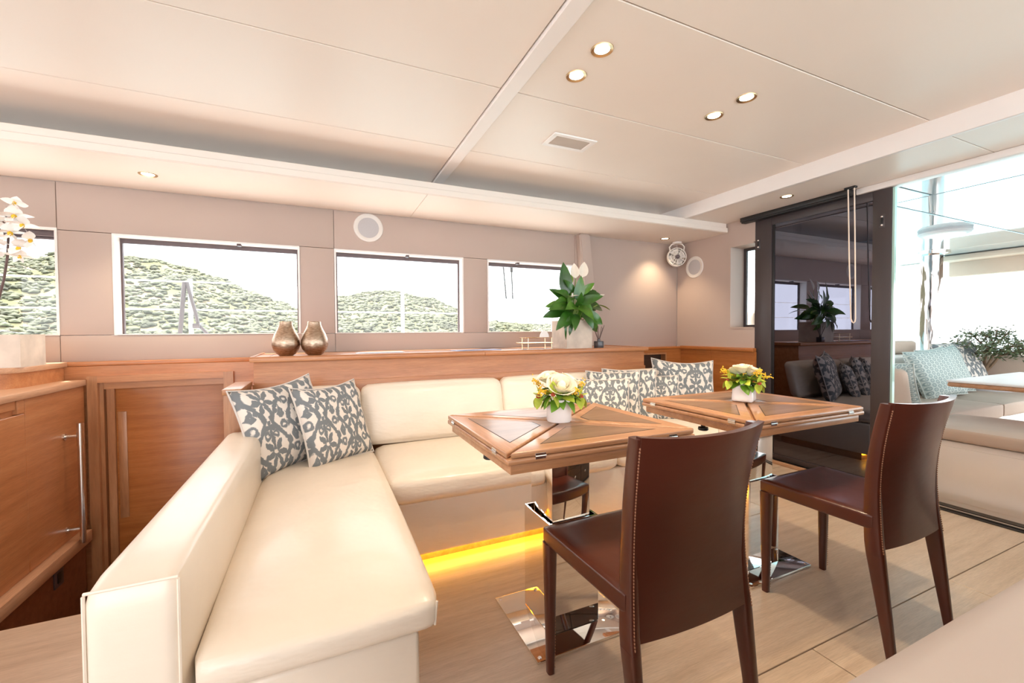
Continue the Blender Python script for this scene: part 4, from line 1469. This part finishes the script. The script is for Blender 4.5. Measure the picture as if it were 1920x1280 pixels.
# ---- orchid on the sideboard
oc_ = thing('potted_orchid', 'tall white moth orchid in a concrete trough on the sideboard at the left edge', 'plant', (-1.51, 2.86, .895))
b = B().box((-.225, -.10, 0), (.225, .10, .02))
for lo, hi in (((-.225, -.10, .02), (.225, -.086, .155)), ((-.225, .086, .02), (.225, .10, .155)), ((-.225, -.086, .02), (-.211, .086, .155)), ((.211, -.086, .02), (.225, .086, .155))):
    b.box(lo, hi)
obj('planter', b, M_concrete, oc_, local=True)
obj('soil', box((-.211, -.086, .10), (.211, .086, .145)), M_soil, oc_, local=True)
lf = obj('leaf', leaf_mesh(.20, .07, .5, .12), M_lily, oc_, local=True)
for j, (p, d, s) in enumerate((((.03, -.02, .15), (1, -.1, .30), .95), ((.02, -.03, .15), (.9, -.5, .25), .8), ((-.1, -.02, .15), (-1, -.2, .3), 1), ((-.02, -.04, .15), (-.5, -.8, .35), .8), ((.02, .04, .15), (.5, .8, .35), .9), ((-.06, .03, .15), (-.6, .6, .5), .9))):
    q = lf if j == 0 else clone(lf, oc_)
    q.location = p
    q.rotation_euler = orient(d)
    q.scale = (s, s, s)
stems = [[(.07, 0, .15), (.085, -.01, .35), (.105, -.02, .50), (.125, -.02, .62), (.15, -.02, .70), (.16, -.02, .76)],
         [(.085, .02, .15), (.105, .0, .30), (.135, -.01, .42), (.15, -.01, .53), (.15, 0, .62)],
         [(.04, 0, .15), (.07, 0, .4), (.09, 0, .55), (.06, 0, .68), (.04, 0, .74)]]
for s_ in stems:
    obj('flower_stem', B().tube(s_, .005, 7), M_stem, oc_, local=True)
pp = leaf_mesh(.050, .062, .35, .05, nu=6, nv=6)
fl0 = obj('flower', B().ball((.008, 0, -.004), (.010, .008, .010), 8, 6), M_yel, oc_, local=True, label='white moth orchid bloom with yellow heart')
pp0 = obj('petal', pp, M_petal, fl0, local=True, smooth=80)
for j in range(5):
    a = (90, 10, 170, 235, 305)[j]
    q = pp0 if j == 0 else pp0.copy()
    if j:
        COL.objects.link(q)
        q.parent = fl0
    q.rotation_euler = orient((.22, math.cos(rad(a)), math.sin(rad(a))))
    s = (.82, 1.1, 1.1, .8, .8)[j]
    q.scale = (s, s, s)
blooms = [((.150, -.04, .705), (.5, -1, .1), 1.0), ((.135, -.04, .625), (.5, -1, 0), 1.0), ((.175, -.04, .665), (.8, -1, .1), .9), ((.155, -.04, .765), (.3, -1, .4), .7), ((.155, -.03, .56), (.9, -.9, -.2), .95),
          ((.19, -.02, .60), (1, -.7, -.1), .9), ((.09, -.03, .68), (.1, -1, .1), .95), ((.085, -.03, .60), (0, -1, 0), .95), ((.16, -.03, .52), (.6, -1, -.5), .75), ((.04, -.02, .74), (-.3, -1, .2), .9), ((.08, -.03, .54), (-.1, -1, -.1), .8)]
for j, (p, d, s) in enumerate(blooms):
    q = fl0 if j == 0 else clone(fl0, oc_)
    s *= 1.25
    q.location = (p[0] + .045, p[1] - .01, p[2] + .01)
    q.rotation_euler = orient(d, R.uniform(-.3, .3))
    q.scale = (s, s, s)
for p in ((.092, -.02, .39), (.10, -.02, .36), (.085, -.02, .33)):
    obj('bud', B().ball(p, (.012, .009, .016), 8, 6), M_pink, oc_, local=True)

# ---- corner fan
fn = thing('wall_fan', 'white round cage fan in the corner below the soffit', 'fan', (3.155, 3.10, 1.79), (0, 0, rad(-28)))
obj('fan_mount', B().lathe([(0, .112), (.045, .112), (.045, .095), (.02, .088), (.0, .088)], 24), M_fan, fn, local=True)
obj('fan_bracket', B().tube([(-.062, 0, .02), (-.07, 0, .065), (-.05, 0, .09), (0, 0, .098), (.05, 0, .09), (.07, 0, .065), (.062, 0, .02)], .007, 8), M_fan, fn, local=True)
rx = Matrix.Rotation(rad(90), 3, 'X')
b = B()
for r_, y in ((.085, -.01), (.088, .015), (.060, -.022), (.035, -.026)):
    b.tube([(r_ * math.cos(a), y, r_ * math.sin(a) - .03) for a in [2 * pi * k / 32 for k in range(33)]], .0045 if r_ > .08 else .003, 6, False)
for k in range(12):
    a = 2 * pi * k / 12
    b.tube([(.02 * math.cos(a), -.027, .02 * math.sin(a) - .03), (.06 * math.cos(a), -.022, .06 * math.sin(a) - .03), (.086 * math.cos(a), -.008, .086 * math.sin(a) - .03)], .0028, 5)
obj('fan_cage', b, M_fan, fn, local=True)
obj('fan_hub', B().lathe([(0, .034), (.012, .034), (.02, .028), (.02, -.01), (0, -.01)], 20, (0, 0, -.03), rx), M_winfr, fn, local=True)
obj('fan_shell', B().lathe([(.088, .012), (.088, -.02), (.07, -.05), (.04, -.06), (0, -.06)], 32, (0, 0, -.03), rx), M_fan, fn, local=True)
for k in range(4):
    a = pi / 2 * k + .4

    def bl(u, v, a=a):
        r_ = .02 + .056 * u
        aa = a + (v - .5) * 1.1
        return Vector((r_ * math.cos(aa), .0 + (v - .5) * .022, r_ * math.sin(aa) - .03))
    obj('fan_blade', B().grid(bl, 4, 4), M_fan, fn, local=True)

# ---- blind cord loop hanging from the lower ceiling
cd = thing('blind_cord', 'pale looped blind cord hanging from a black bracket in front of the glass door', 'cord', (3.19, 1.64, 1.985))
obj('cord_bracket', box((3.175, 1.61, 1.972), (3.205, 1.675, 1.985), .003), M_black, cd)
obj('cord_loop', B().tube([(3.19, 1.658, 1.975), (3.19, 1.646, 1.5), (3.19, 1.632, 1.12), (3.19, 1.625, 1.10), (3.19, 1.617, 1.092), (3.19, 1.609, 1.10), (3.19, 1.606, 1.12), (3.19, 1.612, 1.5), (3.19, 1.622, 1.975)], .0042, 6, False), M_chain, cd)

# ---- little olive tree in the cockpit
ol = thing('olive_tree', 'little round olive tree outside beyond the cockpit cushions', 'tree', (5.90, 1.86, .04))
obj('tree_pot', B().lathe([(0, -.06), (.16, -.06), (.2, .5), (.18, .5), (.17, .46), (0, .46)], 28), M_spk, ol, local=True)
b = B()
tips = []


def branch(p, d, L, r_, depth):
    pts = [p]
    q = p.copy()
    dd_ = d.copy()
    for k in range(3):
        dd_ = (dd_ + Vector((R.gauss(0, .22), R.gauss(0, .22), R.gauss(0, .12)))).normalized()
        q = q + dd_ * L / 3
        pts.append(q.copy())
    b.tube(pts, [r_, r_ * .9, r_ * .8, r_ * .65], 6)
    if depth == 0:
        tips.append(pts)
        return
    for k in range(3 if depth > 1 else 4):
        nd = (dd_ + Vector((R.gauss(0, .75), R.gauss(0, .75), R.gauss(.05, .45)))).normalized()
        branch(q, nd, L * .72, r_ * .62, depth - 1)


for k in range(4):
    a = pi / 2 * k + .5
    b.tube([(0, 0, .44), (.01 * k - .015, .01, .61)], .014, 6)
    branch(Vector((0, 0, .60)), Vector((.5 * math.cos(a), .5 * math.sin(a), .9)).normalized(), .165, .016, 3)
obj('trunk', b, M_bark, ol, local=True)
V, F = [], []
for pts in tips:
    for k in range(9):
        c = pts[R.randrange(1, 4)] + Vector((R.gauss(0, .03), R.gauss(0, .03), R.gauss(0, .025)))
        a = Vector((R.gauss(0, 1), R.gauss(0, 1), R.gauss(0, .8))).normalized()
        n2 = a.orthogonal().normalized()
        L, W_ = .04, .009
        o = len(V)
        V += [tuple(c), tuple(c + a * L * .5 + n2 * W_), tuple(c + a * L), tuple(c + a * L * .5 - n2 * W_)]
        F.append((o, o + 1, o + 2, o + 3))
me = bpy.data.meshes.new('foliage')
me.from_pydata(V, [], F)
me.materials.append(M_olive)
fo = bpy.data.objects.new('foliage', me)
COL.objects.link(fo)
fo.parent = ol
fo['kind'] = 'stuff'
